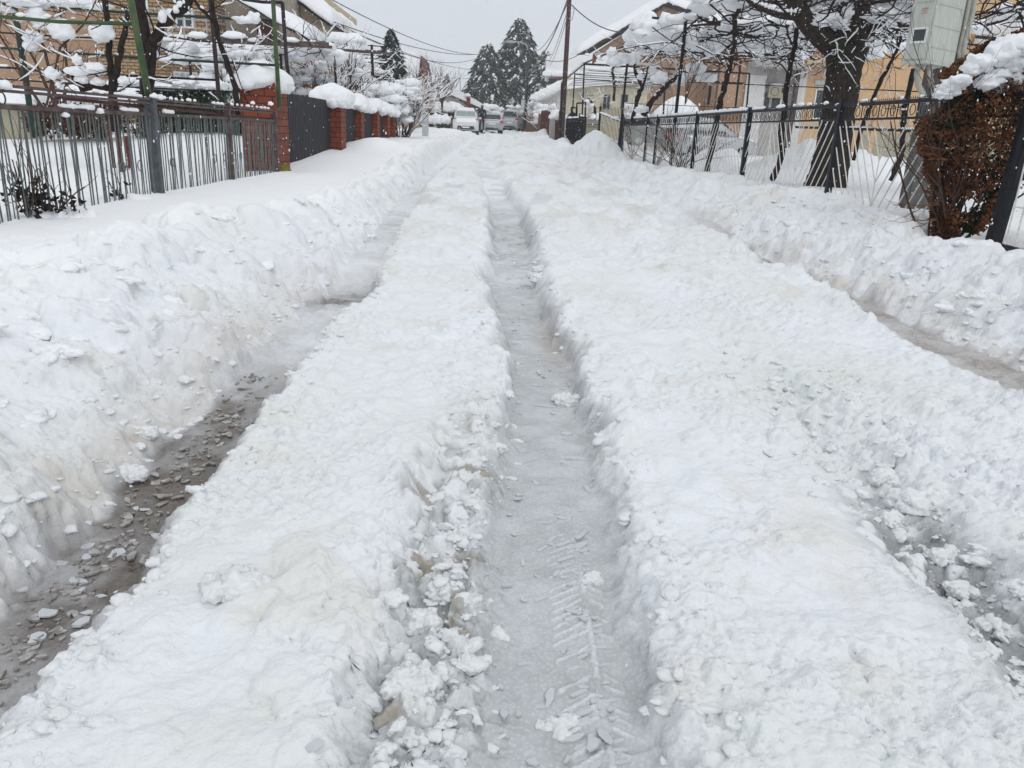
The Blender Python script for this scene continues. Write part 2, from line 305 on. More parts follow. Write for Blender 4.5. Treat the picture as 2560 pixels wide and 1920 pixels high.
# ================================================================== helpers for things
V3 = lambda p: np.array(p, float)
class MB:
    def __init__(s): s.v = []; s.f = []
    def add(s, v, f):
        n = len(s.v); s.v.extend([tuple(map(float, a)) for a in v]); s.f.extend([tuple(i+n for i in q) for q in f]); return s
    def box(s, c, d, rz=0):
        cx, cy_, cz = c; a, b, e = d[0]/2, d[1]/2, d[2]/2; co, si = math.cos(rz), math.sin(rz)
        v = [(cx+x*co-y*si, cy_+x*si+y*co, cz+z) for z in (-e, e) for x, y in ((-a, -b), (a, -b), (a, b), (-a, b))]
        return s.add(v, [(0, 3, 2, 1), (4, 5, 6, 7), (0, 1, 5, 4), (1, 2, 6, 5), (2, 3, 7, 6), (3, 0, 4, 7)])
    def span(s, x0, x1, y0, y1, z0, z1): return s.box(((x0+x1)/2, (y0+y1)/2, (z0+z1)/2), (abs(x1-x0), abs(y1-y0), abs(z1-z0)))
    def bar(s, p0, p1, w, h=None):
        p0 = V3(p0); p1 = V3(p1); h = h or w; d = p1-p0; d /= (np.linalg.norm(d)+1e-9)
        up = V3((0, 0, 1)) if abs(d[2]) < .95 else V3((0, 1, 0))
        a = np.cross(d, up); a /= np.linalg.norm(a); b = np.cross(a, d); a = a*w/2; b = b*h/2
        v = [p+q for p in (p0, p1) for q in (-a-b, a-b, a+b, -a+b)]
        return s.add(v, [(3, 2, 1, 0), (4, 5, 6, 7), (0, 1, 5, 4), (1, 2, 6, 5), (2, 3, 7, 6), (3, 0, 4, 7)])
    def tube(s, pts, r, n=6):
        pts = [V3(p) for p in pts]; m = len(pts)
        if not hasattr(r, '__len__'): r = [r]*m
        v = []; f = []; a = None
        for i, p in enumerate(pts):
            d = pts[min(i+1, m-1)]-pts[max(i-1, 0)]; d = d/(np.linalg.norm(d)+1e-9)
            if a is None: a = np.cross(d, V3((0, 0, 1)) if abs(d[2]) < .9 else V3((1, 0, 0)))
            a = a-d*(a@d); a = a/(np.linalg.norm(a)+1e-9); b = np.cross(d, a)
            for k in range(n):
                t = 2*math.pi*k/n; v.append(p+(a*math.cos(t)+b*math.sin(t))*r[i])
        for i in range(m-1):
            for k in range(n): f.append((i*n+k, i*n+(k+1) % n, (i+1)*n+(k+1) % n, (i+1)*n+k))
        f.append(tuple(range(n-1, -1, -1))); f.append(tuple((m-1)*n+k for k in range(n)))
        return s.add(v, f)
    def ring(s, c, R, r, axis, n=14):
        c = V3(c); u, w_ = {'x': ((0, 1, 0), (0, 0, 1)), 'y': ((1, 0, 0), (0, 0, 1)), 'z': ((1, 0, 0), (0, 1, 0))}[axis]
        u = V3(u); w_ = V3(w_); ax = np.cross(u, w_); v = []; f = []
        for i in range(n):
            t = 2*math.pi*i/n; d = u*math.cos(t)+w_*math.sin(t)
            for k in range(4):
                q = math.pi/2*k; v.append(c+d*(R+r*math.cos(q))+ax*r*math.sin(q))
        for i in range(n):
            j = (i+1) % n
            for k in range(4): f.append((i*4+k, i*4+(k+1) % 4, j*4+(k+1) % 4, j*4+k))
        return s.add(v, f)
    def prism(s, poly, d):
        "closed outline (list of points) pushed along vector d"
        n = len(poly); d = V3(d); v = [V3(p) for p in poly]+[V3(p)+d for p in poly]
        return s.add(v, [tuple(range(n-1, -1, -1)), tuple(range(n, 2*n))]+[(i, (i+1) % n, n+(i+1) % n, n+i) for i in range(n)])
    def blob(s, c, r, seed=None, amp=.22, sub=2, freq=1.6, flat=.35):
        V, Fc = ICO[sub]; seed = random.random()*99 if seed is None else seed
        if not hasattr(r, '__len__'): r = (r, r, r)
        out = []
        for q in V:
            k = 1+amp*(mnoise.noise(q*freq+Vector((seed, seed*.7, 0)))*1.3+.45*mnoise.noise(q*freq*2.7+Vector((0, seed, 0))))
            z = q.z*k; 
            if z < 0: z *= flat
            out.append((c[0]+q.x*k*r[0], c[1]+q.y*k*r[1], c[2]+z*r[2]))
        return s.add(out, Fc)
    def snowtube(s, p0, p1, r, step=None, fill=1.):
        "a lumpy roll of snow lying on something between two points"
        p0 = V3(p0); p1 = V3(p1); L = np.linalg.norm(p1-p0); st = step or r*1.3; n = max(3, int(L/st)); run = []
        sd = random.random()*50
        for i in range(n+1):
            t = i/n; k = mnoise.noise(Vector((t*L/(r*5)+sd, sd, 0)))
            k2 = .75+.55*k+.25*mnoise.noise(Vector((t*L/(r*1.5)+sd, 3, sd)))
            if fill < 1 and k < (1-fill)*1.1-.55: k2 = 0
            if k2 > 0: run.append((p0+(p1-p0)*t+V3((0, 0, r*.35*k2)), r*k2))
            if (k2 == 0 or i == n) and len(run) > 1:
                run[0] = (run[0][0], run[0][1]*.35); run[-1] = (run[-1][0], run[-1][1]*.35)
                s.tube([a for a, _ in run], [b for _, b in run], 7); run = []
            elif k2 == 0: run = []
        return s
    def build(s, name, mat, parent=None, smooth=False, loc=None):
        if not s.f: return None
        o0 = ORG[parent.name] if parent is not None else V3(loc if loc is not None else np.array(s.v).mean(0)*V3((1, 1, 0))+V3((0, 0, min(q[2] for q in s.v))))
        me = bpy.data.meshes.new(name); me.from_pydata((np.array(s.v)-o0).tolist(), [], s.f); me.update()
        if smooth: me.polygons.foreach_set('use_smooth', [True]*len(me.polygons))
        me.materials.append(mat)
        o = bpy.data.objects.new(name, me); COL.objects.link(o)
        if parent is None: o.location = o0
        else: o.parent = parent
        ORG[o.name] = o0; return o
ORG = {}; ICO = {}
for _s in (1, 2, 3, 4):
    bm = bmesh.new(); bmesh.ops.create_icosphere(bm, subdivisions=_s, radius=1); bm.verts.ensure_lookup_table()
    ICO[_s] = ([v.co.copy() for v in bm.verts], [tuple(v.index for v in f.verts) for f in bm.faces]); bm.free()
def clump(m, p, r, n=7, sub=3):
    m.blob(p, (r*.8, r*.7, r*.55), amp=.3, sub=sub+1, freq=2.6, flat=.8)
    for _ in range(n):
        a = random.uniform(0, 6.28); d = r*random.uniform(.3, .8); q = r*random.uniform(.2, .45)
        m.blob((p[0]+math.cos(a)*d*1.15, p[1]+math.sin(a)*d*.9, p[2]+r*random.uniform(-.1, .3)), (q, q, q*.8), amp=.4, sub=sub, freq=2.4, flat=1)
def thing(name, label, cat, loc, group=None):
    o = bpy.data.objects.new(name, None); COL.objects.link(o); o.location = tuple(loc); o.empty_display_size = .2
    ORG[o.name] = V3(loc); o['label'] = label; o['category'] = cat
    if group: o['group'] = group
    return o
def tag(o, label, cat, group=None):
    o['label'] = label; o['category'] = cat
    if group: o['group'] = group
    return o
def copy_tree(o, loc, label=None):
    c = o.copy(); COL.objects.link(c); c.location = tuple(loc)
    if label: c['label'] = label
    for ch in list(o.children):
        d = ch.copy(); COL.objects.link(d); d.parent = c
        for g in list(ch.children):
            e = g.copy(); COL.objects.link(e); e.parent = d
    return c
def mat(name, col, rough=.7, var=.15, scale=6, bump=.0, metal=0., spec=.4, stretch=None, col2=None, sss=0):
    m, nt, b = new_mat(name)
    b.inputs['Roughness'].default_value = rough; b.inputs['Metallic'].default_value = metal; b.inputs['Specular IOR Level'].default_value = spec
    g = nt.nodes.new('ShaderNodeNewGeometry'); n = nt.nodes.new('ShaderNodeTexNoise'); n.inputs['Scale'].default_value = scale; n.inputs['Detail'].default_value = 5
    src = g.outputs['Position']
    if stretch:
        mp = nt.nodes.new('ShaderNodeMapping'); mp.inputs['Scale'].default_value = stretch; nt.links.new(src, mp.inputs[0]); src = mp.outputs[0]
    nt.links.new(src, n.inputs['Vector'])
    rp = nt.nodes.new('ShaderNodeValToRGB'); nt.links.new(n.outputs['Fac'], rp.inputs[0])
    c2 = col2 or tuple(min(1, c*(1+var)) for c in col); c1 = tuple(c*(1-var) for c in col)
    if col2: c1 = col
    rp.color_ramp.elements[0].position = .35; rp.color_ramp.elements[1].position = .68
    rp.color_ramp.elements[0].color = (*c1, 1); rp.color_ramp.elements[1].color = (*c2, 1)
    nt.links.new(rp.outputs[0], b.inputs['Base Color'])
    if bump:
        bp = nt.nodes.new('ShaderNodeBump'); bp.inputs['Strength'].default_value = .6; bp.inputs['Distance'].default_value = bump
        nt.links.new(n.outputs['Fac'], bp.inputs['Height']); nt.links.new(bp.outputs[0], b.inputs['Normal'])
    if sss: b.inputs['Subsurface Weight'].default_value = sss; b.inputs['Subsurface Scale'].default_value = .03
    return m
def brick_mat(name, c1, c2, mortar, bw=.24, rh=.075, ms=.01):
    m, nt, b = new_mat(name); b.inputs['Roughness'].default_value = .75
    g = nt.nodes.new('ShaderNodeNewGeometry'); s = nt.nodes.new('ShaderNodeSeparateXYZ'); c = nt.nodes.new('ShaderNodeCombineXYZ'); a = nt.nodes.new('ShaderNodeMath')
    nt.links.new(g.outputs['Position'], s.inputs[0]); nt.links.new(s.outputs[0], a.inputs[0]); nt.links.new(s.outputs[1], a.inputs[1])
    nt.links.new(a.outputs[0], c.inputs[0]); nt.links.new(s.outputs[2], c.inputs[1])
    t = nt.nodes.new('ShaderNodeTexBrick'); nt.links.new(c.outputs[0], t.inputs['Vector'])
    t.inputs['Scale'].default_value = 1; t.inputs['Brick Width'].default_value = bw; t.inputs['Row Height'].default_value = rh; t.inputs['Mortar Size'].default_value = ms
    t.inputs['Color1'].default_value = (*c1, 1); t.inputs['Color2'].default_value = (*c2, 1); t.inputs['Mortar'].default_value = (*mortar, 1); t.inputs['Bias'].default_value = -.2
    n = nt.nodes.new('ShaderNodeTexNoise'); n.inputs['Scale'].default_value = 9; nt.links.new(g.outputs['Position'], n.inputs['Vector'])
    mx = nt.nodes.new('ShaderNodeMix'); mx.data_type = 'RGBA'; mx.blend_type = 'MULTIPLY'; mx.inputs[0].default_value = .5
    nt.links.new(t.outputs['Color'], mx.inputs[6]); nt.links.new(n.outputs['Fac'], mx.inputs[7]); nt.links.new(mx.outputs[2], b.inputs['Base Color'])
    bp = nt.nodes.new('ShaderNodeBump'); bp.inputs['Distance'].default_value = .006; bp.invert = True
    nt.links.new(t.outputs['Fac'], bp.inputs['Height']); nt.links.new(bp.outputs[0], b.inputs['Normal'])
    return m
SNOW = mat('snow', (.85, .865, .885), .75, col2=(.91, .92, .935), scale=7, bump=.03, spec=.25, sss=.0)
GREYP = mat('grey_paint', (.05, .06, .07), .55, col2=(.095, .105, .115), scale=14, bump=.003)
GREENBAR = mat('weathered_picket', (.085, .105, .098), .6, col2=(.155, .17, .165), scale=20)
RUST = mat('rusty_steel', (.06, .03, .026), .7, col2=(.12, .095, .095), scale=9)
MAROON = mat('maroon_paint', (.10, .018, .014), .5, .3, 8)
GREEN = mat('green_paint', (.018, .06, .022), .5, col2=(.075, .10, .03), scale=7)
DGREEN = mat('dark_green_paint', (.01, .035, .02), .5, .3, 9)
BLACK = mat('black_paint', (.010, .012, .016), .5, .3, 12, spec=.2)
DBROWN = mat('dark_brown_paint', (.02, .010, .010), .6, .3, 10)
WIRE = mat('light_wire', (.55, .54, .50), .5, col2=(.72, .71, .68), scale=30)
REDBRICK = brick_mat('red_brick', (.29, .05, .012), (.18, .028, .009), (.02, .012, .009), .25, .115, .008)
TANBRICK = brick_mat('tan_brick', (.50, .33, .16), (.42, .27, .13), (.13, .085, .05), .30, .12, .02)
STUCCO_O = mat('orange_stucco', (.385, .25, .165), .9, .07, 3, .004)
STUCCO_Y = mat('apricot_stucco', (.56, .375, .215), .9, .06, 2, .004)
STUCCO_G = mat('grey_tan_stucco', (.33, .285, .235), .9, .08, 3, .004)
STUCCO_B = mat('beige_stucco', (.55, .45, .32), .9, .06, 3, .004)
STUCCO_C = mat('cream_stucco', (.55, .51, .385), .9, .06, 3, .004)
STUCCO_W = mat('white_render', (.62, .61, .60), .85, .07, 3)
STUCCO_WG = mat('grey_render', (.40, .385, .37), .85, .1, 4)
WHITEP = mat('white_plastic', (.72, .73, .72), .35, .04, 3)
SHUT = mat('grey_shutter', (.42, .46, .47), .4, .08, 6)
GLASS = mat('dark_glass', (.045, .06, .065), .2, .3, 2, spec=.35)
CONC = mat('concrete', (.40, .40, .385), .85, .12, 8, .004)
DCONC = mat('dark_concrete', (.10, .098, .095), .85, .2, 8, .004)
BARK = mat('bark', (.018, .013, .012), .9, col2=(.04, .03, .026), scale=14, bump=.02, spec=.12)
TRUNKM = mat('mossy_bark', (.022, .016, .014), .95, col2=(.055, .044, .034), scale=22, bump=.04, stretch=(1, 1, .35), spec=.12)
MOSS = mat('moss', (.018, .032, .010), .95, .4, 20, .02)
TWIG = mat('twig', (.05, .03, .025), .9, col2=(.10, .06, .045), scale=20)
WOOD = mat('dark_wood_pole', (.045, .022, .02), .85, col2=(.09, .05, .045), scale=10, stretch=(6, 6, .6))
CABLE = mat('cable', (.08, .085, .09), .6, .1, 5)
GATEG = mat('grey_gate_slats', (.026, .026, .033), .7, .2, 6)
THUJA = mat('rusty_foliage', (.07, .028, .016), .9, spec=.15, col2=(.27, .115, .05), scale=13)
THUJA2 = mat('dark_green_foliage', (.014, .022, .01), .9, spec=.15, col2=(.045, .04, .02), scale=20)
HEDGE = mat('laurel_leaves', (.012, .035, .012), .6, spec=.25, col2=(.035, .07, .022), scale=12)
CONIF = mat('conifer_needles', (.020, .034, .032), .9, col2=(.045, .065, .06), scale=.8)
DEAD = mat('dead_leaves', (.05, .022, .014), .9, spec=.15, col2=(.11, .055, .032), scale=10)
CABIN = mat('cabinet_grey', (.42, .44, .39), .5, col2=(.52, .54, .49), scale=5, stretch=(5, 5, .7))
PIPE = mat('corrugated_pipe', (.40, .39, .34), .6, .12, 8)
REDT = mat('red_print', (.42, .06, .05), .6, .1, 8)
CARS_ = mat('silver_car_paint', (.42, .44, .46), .3, .05, 2, metal=.4, spec=.6)
CARW = mat('white_car_paint', (.62, .64, .65), .35, .04, 2)
TYRE = mat('tyre_rubber', (.015, .015, .016), .8, .2, 10)
DARKP = mat('dark_plastic', (.02, .022, .026), .5, .2, 8)
LAMPR = mat('red_lamp', (.55, .04, .035), .25, .1, 4)
CLOTH = mat('dark_clothing', (.012, .016, .025), .9, .2, 8)
SKIN = mat('skin', (.45, .27, .2), .6, .05, 5)
REDP = mat('red_paint', (.35, .02, .02), .5, .2, 6)
FWOOD = mat('fence_wood', (.20, .11, .07), .85, .25, 10)
BEIGEW = mat('beige_panel', (.36, .33, .24), .7, .06, 3)
CLOD = mat('road_clod', (.74, .755, .76), .7, col2=(.82, .84, .85), scale=60, bump=.008, spec=.3)
ICEG = mat('grey_ice', (.17, .155, .14), .22, col2=(.46, .45, .43), scale=35, spec=.6)
ICE = mat('slush_ice', (.55, .575, .59), .3, .06, 20, spec=.5, sss=.0)

def snow_slab(mb, a, b, c, d, th, nu=24, nv=12, amp=.2, sag=.0):
    "snow lying on the quad a b c d (anticlockwise from above): rounded lip, lumpy top, closed underneath"
    a, b, c, d = map(V3, (a, b, c, d)); sd = random.random()*60; v = []; f = []
    for top in (1, 0):
        for j in range(nv+1):
            for i in range(nu+1):
                u = i/nu; w_ = j/nv; e = min(u, 1-u)*2; g = min(w_, 1-w_)*2
                L1 = np.linalg.norm(b-a); L2 = np.linalg.norm(d-a)
                eu = min(1, e*L1/2/(th*.75)); ev = min(1, g*L2/2/(th*.75)); pr = math.sqrt(max(0, 1-(1-eu)**2))*math.sqrt(max(0, 1-(1-ev)**2))
                p = (a*(1-u)+b*u)*(1-w_)+(d*(1-u)+c*u)*w_
                nz = mnoise.noise(Vector((u*L1*.8+sd, w_*L2*.8, sd)))+.5*mnoise.noise(Vector((u*L1*2.6+sd, w_*L2*2.6, sd)))
                q = p.copy()
                if top: q[2] += th*pr*(1+amp*nz)+.003
                else: q[2] -= .02+sag*(1-pr)*(.5+.8*abs(nz))
                if pr < .9:
                    cen = (a+b+c+d)/4; o = (p-cen); o[2] = 0; o = o/(np.linalg.norm(o)+1e-6)
                    q += o*(.5*th*(math.sin(pr*math.pi)*.5)*top + .10*th*nz)
                v.append(q)
    n = (nu+1)*(nv+1); I = lambda t, j, i: t*n+j*(nu+1)+i
    for j in range(nv):
        for i in range(nu):
            f.append((I(0, j, i), I(0, j, i+1), I(0, j+1, i+1), I(0, j+1, i))); f.append((I(1, j, i), I(1, j+1, i), I(1, j+1, i+1), I(1, j, i+1)))
    for i in range(nu): f.append((I(0, 0, i), I(1, 0, i), I(1, 0, i+1), I(0, 0, i+1))); f.append((I(0, nv, i), I(0, nv, i+1), I(1, nv, i+1), I(1, nv, i)))
    for j in range(nv): f.append((I(0, j, 0), I(0, j+1, 0), I(1, j+1, 0), I(1, j, 0))); f.append((I(0, j, nu), I(1, j, nu), I(1, j+1, nu), I(0, j+1, nu)))
    mb.add(v, f)
def twigs(mb, sn, p, d, L, r, depth, spread=.7, droop=0., snow=.6, n=4):
    "a branch that wanders, tapers and forks, with snow lying along its flatter stretches"
    p = V3(p); d = V3(d); d = d/np.linalg.norm(d); pts = [p]; rs = [r]; k = 5
    for i in range(k):
        d = d+V3((random.uniform(-.28, .28), random.uniform(-.28, .28), random.uniform(-.22, .24)-droop)); d /= np.linalg.norm(d)
        p = p+d*L/k; pts.append(p); rs.append(r*(1-.5*(i+1)/k))
        if depth > 0 and i >= 1 and random.random() < .62:
            s = V3((random.uniform(-1, 1), random.uniform(-1, 1), random.uniform(-.5, 1)))*spread
            twigs(mb, sn, p, d+s, L*random.uniform(.4, .7), rs[-1]*.65, depth-1, spread, droop, snow, n)
    mb.tube(pts, rs, n)
    if sn is not None and random.random() < snow*1.25:
        run = []; q0 = random.uniform(.004, .012)
        for i in range(len(pts)):
            a = pts[max(0, i-1)]; b = pts[min(len(pts)-1, i+1)]; flat = abs((b-a)[2])/np.linalg.norm(b-a) < .86
            if flat: q = rs[i]*.75+q0*random.uniform(.7, 1.35); run.append((pts[i]+V3((0, 0, rs[i]*.6+q*.5)), q))
            if not flat or i == len(pts)-1:
                if len(run) > 1:
                    run[0] = (run[0][0], run[0][1]*.4); run[-1] = (run[-1][0], run[-1][1]*.4); sn.tube([c for c, _ in run], [c for _, c in run], 5)
                run = []
def leafcloud(mb, c, r, n, size, up=0., shell=.0, gaps=None):
    "n small leaf sprays through an ellipsoid"
    for _ in range(n):
        while True:
            q = V3((random.uniform(-1, 1), random.uniform(-1, 1), random.uniform(-1, 1))); l = np.linalg.norm(q)
            if 1 > l > shell: break
        p = V3(c)+q*V3(r)*(1+.18*mnoise.noise(Vector(q*3+V3(c))))
        if gaps and mnoise.noise(Vector(p*gaps)) < -.12: continue
        a = V3((random.gauss(0, 1), random.gauss(0, 1), random.gauss(0, 1)+up)); a /= np.linalg.norm(a); b = np.cross(a, V3((random.gauss(0, 1), random.gauss(0, 1), random.gauss(0, 1)))); b /= np.linalg.norm(b)
        s = size*random.uniform(.6, 1.4); 
        mb.add([p, p+a*s*.5+b*s*.28, p+a*s, p+a*s*.5-b*s*.28], [(0, 1, 2, 3)])
def window(parent, x0, x1, z0, z1, y, frame=WHITEP, glass=GLASS, sash=1, t=.07, name='window'):
    "frame proud of the wall with recessed panes; y is the wall face towards the viewer"
    m = MB(); m.span(x0, x1, y-.05, y+.06, z1-t, z1); m.span(x0, x1, y-.05, y+.06, z0, z0+t)
    m.span(x0, x0+t, y-.05, y+.06, z0+t, z1-t); m.span(x1-t, x1, y-.05, y+.06, z0+t, z1-t)
    for k in range(1, sash+1):
        xx = x0+(x1-x0)*k/(sash+1); m.span(xx-t*.4, xx+t*.4, y-.045, y+.06, z0+t, z1-t)
    f = m.build(name, frame, parent); g = MB(); g.span(x0+t, x1-t, y-.012, y+.03, z0+t, z1-t); g.build('pane', glass, f)
    return f
# ================================================================== LEFT SIDE
FX = -3.7
def Yl(px, x=FX):   # distance at which the line x = const appears at column px
    return 2023*x/(px-1250)
# ---- garden railing with grey-green pickets
fence = thing('metal_fence', 'long rusty railing of thin grey green pickets along the left pavement', 'fence', (FX, 9.5, .35))
Y0, Y1 = 4.4, 13.35
m = MB(); m.bar((FX, Y0, 1.405), (FX, Y1, 1.385), .045, .022); m.bar((FX, Y0, 1.368), (FX, Y1, 1.35), .045, .022); m.build('top_rail', RUST, fence)
m = MB(); m.bar((FX, Y0, 1.255), (FX, Y1, 1.235), .035, .035); m.build('middle_rail', RUST, fence)
m = MB(); m.bar((FX-.06, Y0, 1.30), (FX-.06, 7.6, 1.21), .02, .03); m.bar((FX-.07, 7.0, 1.345), (FX-.07, Y1, 1.26), .02, .03); m.build('back_rail', MAROON, fence)
m = MB(); y = Y0; i = 0
while y < Y1-.05:
    a = .022*math.sin(i*1.9)+random.uniform(-.012, .012); b = .03*math.sin(i*1.9+2.2)+random.uniform(-.012, .012)
    m.tube([(FX, y+b, .28), (FX+.012*math.sin(i*2.3), y+(a+b)/2, .8), (FX, y+a, 1.24)], .0068, 5)
    if i % 3 == 1: m.tube([(FX-.03, y+a+.03, .28), (FX-.03, y-b+.01, 1.24)], .0055, 4)
    y += .078+.012*math.sin(i*.9); i += 1
m.build('pickets', GREENBAR, fence)
for px in (20, 89, 303, 346, 396, 427, 535, 560, 583, 600, 655, 672):
    MB().ring((FX+.012, Yl(px), .74), .052, .006, 'x').build('ring', GREENBAR, fence)
for px in (28, 176, 290, 590, 615):
    MB().ring((FX+.005, Yl(px), 1.31), .045, .007, 'x').build('ring', RUST, fence)
m = MB(); m.span(FX-.055, FX+.045, 8.66, 8.75, .2, 1.42); m.build('main_post', GREYP, fence)
m = MB(); m.span(FX-.10, FX-.07, 8.74, 8.79, .2, 1.38); m.build('stay_post', GREYP, fence)
m = MB(); m.span(FX-.025, FX+.025, 5.80, 5.85, .2, 1.36); m.build('post', RUST, fence)
m = MB(); m.span(FX-.035, FX+.035, 11.08, 11.15, .2, 1.43); m.build('post', RUST, fence)
m = MB(); m.span(FX-.04, FX+.04, 13.34, 13.42, .2, 1.40); m.build('post', RUST, fence)
m = MB()
for a, b in ((4.5, 6.3), (6.9, 8.6), (8.9, 9.6), (9.7, 11.0), (11.2, 13.3)): m.snowtube((FX, a, 1.42), (FX, b, 1.41), .022, fill=.55)
for a, b in ((6.9, 7.5), (8.0, 8.4), (4.6, 5.6), (9.0, 9.3)): m.snowtube((FX, a, 1.275), (FX, b, 1.27), .03, fill=.8)
for px, py, r in ((15, 218, .05), (250, 281, .035), (165, 290, .03), (400, 246, .04), (385, 242, .04), (676, 261, .045), (632, 259, .035)):
    m.blob(P(px, py, Yl(px)), r, amp=.35)
m.build('snow', SNOW, fence, True)
# ---- green grape trellis rising behind the railing
tr = thing('grape_trellis', 'green and dark pole grape trellis rising over the left garden railing', 'trellis', (FX-1, 11, .35))
m = MB(); m.tube([P(372, 242, 8.7), P(347, 110, 8.72), P(322, -30, 8.78)], .034, 10); m.build('green_pole', GREEN, tr, True)
m = MB(); m.tube([P(699, 268, 13.45), P(690, 130, 13.45), P(681, -30, 13.45)], .034, 10); m.build('green_pole', GREEN, tr, True)
m = MB(); m.tube([P(84, 345, 12.6), P(66, 205, 12.6), P(30, -20, 12.6)], .045, 8); m.build('dark_green_pole', DGREEN, tr, True)
for pts, yy, r in (([(300, 365), (285, 220), (258, -20)], 12.9, .035), ([(562, 330), (549, 262), (524, -20)], 13.3, .035), ([(728, 230), (717, 160), (706, 6)], 15.5, .035)):
    m = MB(); m.tube([P(a, b, yy) for a, b in pts], r, 8); m.build('dark_pole', DBROWN, tr, True)
BARS = (((-40, 5), (680, 52), 13.5, .022, DGREEN), ((-40, 38), (328, 60), 8.75, .02, GREEN), ((-40, 117), (688, 163), 13.5, .022, DGREEN), ((-40, 165), (540, 200), 13.3, .02, BLACK),
        ((-40, 195), (625, 231), 13.4, .013, BLACK), ((-20, 80), (355, 98), 12.7, .014, DBROWN), ((606, -2), (706, 6), 15.5, .03, DBROWN), ((400, 88), (560, 108), 17, .018, DBROWN))
sn = MB()
for a, b, yy, r, mt in BARS:
    m = MB(); p, q = P(*a, yy), P(*b, yy); m.tube([p, (p+q)/2+V3((0, 0, -.02)), q], r, 6); m.build('cross_bar', mt, tr, True)
    sn.snowtube(p+V3((0, 0, r*.8)), q+V3((0, 0, r*.8)), r*1.35, fill=.42)
for px, py, r in ((612, 51, (.16, .08, .07)), (635, 46, (.1, .07, .1)), (190, 8, (.4, .12, .1)), (110, 2, (.4, .12, .1)), (410, 148, (.1, .05, .05)), (235, 16, (.3, .1, .06))):
    sn.blob(P(px, py, 13.4), r, amp=.4, flat=.7, sub=3)
sn.build('snow', SNOW, tr, True)
# ---- twisted vines and snowy shrubs in the left garden
def vine(label, lines, Y, blobs=(), tw=0, mt=BARK, name='grape_vine', cat='vine', group=None, tl=.5, td=2, snowf=.6, trr=.35):
    b0 = P(*lines[0][0][0], Y); t = thing(name, label, cat, (b0[0], b0[1], b0[2]), group); sn = MB(); tb = MB()
    for pts, r0, r1 in lines:
        q = []
        w3 = [P(a, b, Y) for a, b in pts]
        for a, b in zip(w3[:-1], w3[1:]):
            for k in range(4): q.append(a+(b-a)*k/4+V3([random.uniform(-1, 1)*r0*.25 for _ in range(3)]))
        q.append(w3[-1]); n = len(q); rs = [r0+(r1-r0)*i/(n-1) for i in range(n)]
        rs = [r*(1+.18*random.uniform(-1, 1)) for r in rs]; tb.tube(q, rs, 7)
        for k in range(n-1):
            s = (q[k+1]-q[k]); s /= np.linalg.norm(s)
            if r0 > .016 and abs(s[2]) < .86 and random.random() < snowf+.2: sn.snowtube(q[k]+V3((0, 0, rs[k]*.75)), q[k+1]+V3((0, 0, rs[k+1]*.75)), rs[k]*.75+.01, step=.03)
        tm = None
    tb.build('trunk', mt, t, True)
    if tw:
        tm = MB()
        for _ in range(tw):
            pts, r0, r1 = random.choice(lines); k = random.randrange(max(1, len(pts)//3), len(pts)); p = P(*pts[k], Y)+V3([random.uniform(-.1, .1) for _ in range(3)])
            twigs(tm, sn, p, (random.uniform(-1, 1), random.uniform(-.7, .7), random.uniform(-.2, .9)), tl*random.uniform(.6, 1.4), min(r1, .02)*trr*1.6, td, snow=snowf)
        tm.build('twigs', TWIG if mt is not BARK else BARK, t)
    for a, b, rx, rz in blobs:
        s = Y/2023.; p = P(a, b, Y-.05); sn.blob(p-V3((0, 0, rz*s*.3)), (rx*s, rx*s*.8, rz*s), amp=.38, sub=3, flat=.75, freq=1.9)
    sn.build('snow', SNOW, t, True); return t
vine('thick dark vine trunk behind the tall green pole, forking up right', [([(368, 285), (366, 200), (360, 110), (352, 0), (350, -30)], .085, .06), ([(362, 150), (390, 90), (420, 50), (470, 10), (490, -15)], .07, .04),
     ([(365, 240), (385, 150), (388, 90)], .04, .03)], 10.4, tw=12, snowf=.3, blobs=((405, 40, 9, 16), (440, 22, 8, 10)), tl=.5)
vine('forked vine with rust coloured stem left of the tall green pole', [([(283, 330), (282, 270), (281, 215), (275, 160), (268, 60), (262, -10)], .06, .03), ([(281, 225), (295, 165), (303, 110), (315, 60), (320, 35)], .05, .025),
     ([(205, 210), (250, 220), (283, 218)], .03, .03), ([(180, 190), (205, 225), (240, 222)], .03, .02)], 11.2, tw=10, snowf=.3,
     blobs=((192, 147, 11, 13), (194, 176, 32, 13), (240, 168, 24, 16), (244, 203, 18, 10), (310, 200, 14, 12), (255, 75, 29, 27), (205, 195, 16, 12)), tl=.5)
vine('slanting dark vine stem in front of the first brick pillar', [([(594, 285), (590, 220), (565, 150), (545, 90), (530, 0)], .045, .03), ([(560, 140), (575, 190), (615, 250)], .012, .008), ([(580, 150), (620, 260)], .009, .007), ([(540, 60), (500, 20), (480, -10)], .03, .02)], 12.2, tw=4, tl=.4, snowf=.3)
vine('bare shrub piled with snow pillows behind the far left railing', [([(150, 300), (130, 200), (110, 120), (90, 60)], .03, .012), ([(150, 300), (170, 190), (160, 90), (150, 20)], .03, .012), ([(150, 290), (100, 180), (60, 100), (0, 40)], .025, .01),
     ([(120, 290), (60, 200), (20, 120), (-20, 60)], .025, .01), ([(110, 290), (150, 120), (210, 60), (240, 0)], .02, .01)], 12.0, tw=60, mt=TWIG, name='bare_shrub', cat='shrub', snowf=.14,
     blobs=((84, 90, 22, 18), (154, 72, 27, 26), (131, 181, 19, 15), (75, 108, 16, 17), (96, 38, 26, 20), (100, 62, 16, 10), (10, 22, 24, 8), (60, 4, 46, 12), (150, 210, 10, 9)), tl=.55, td=2, trr=.4)
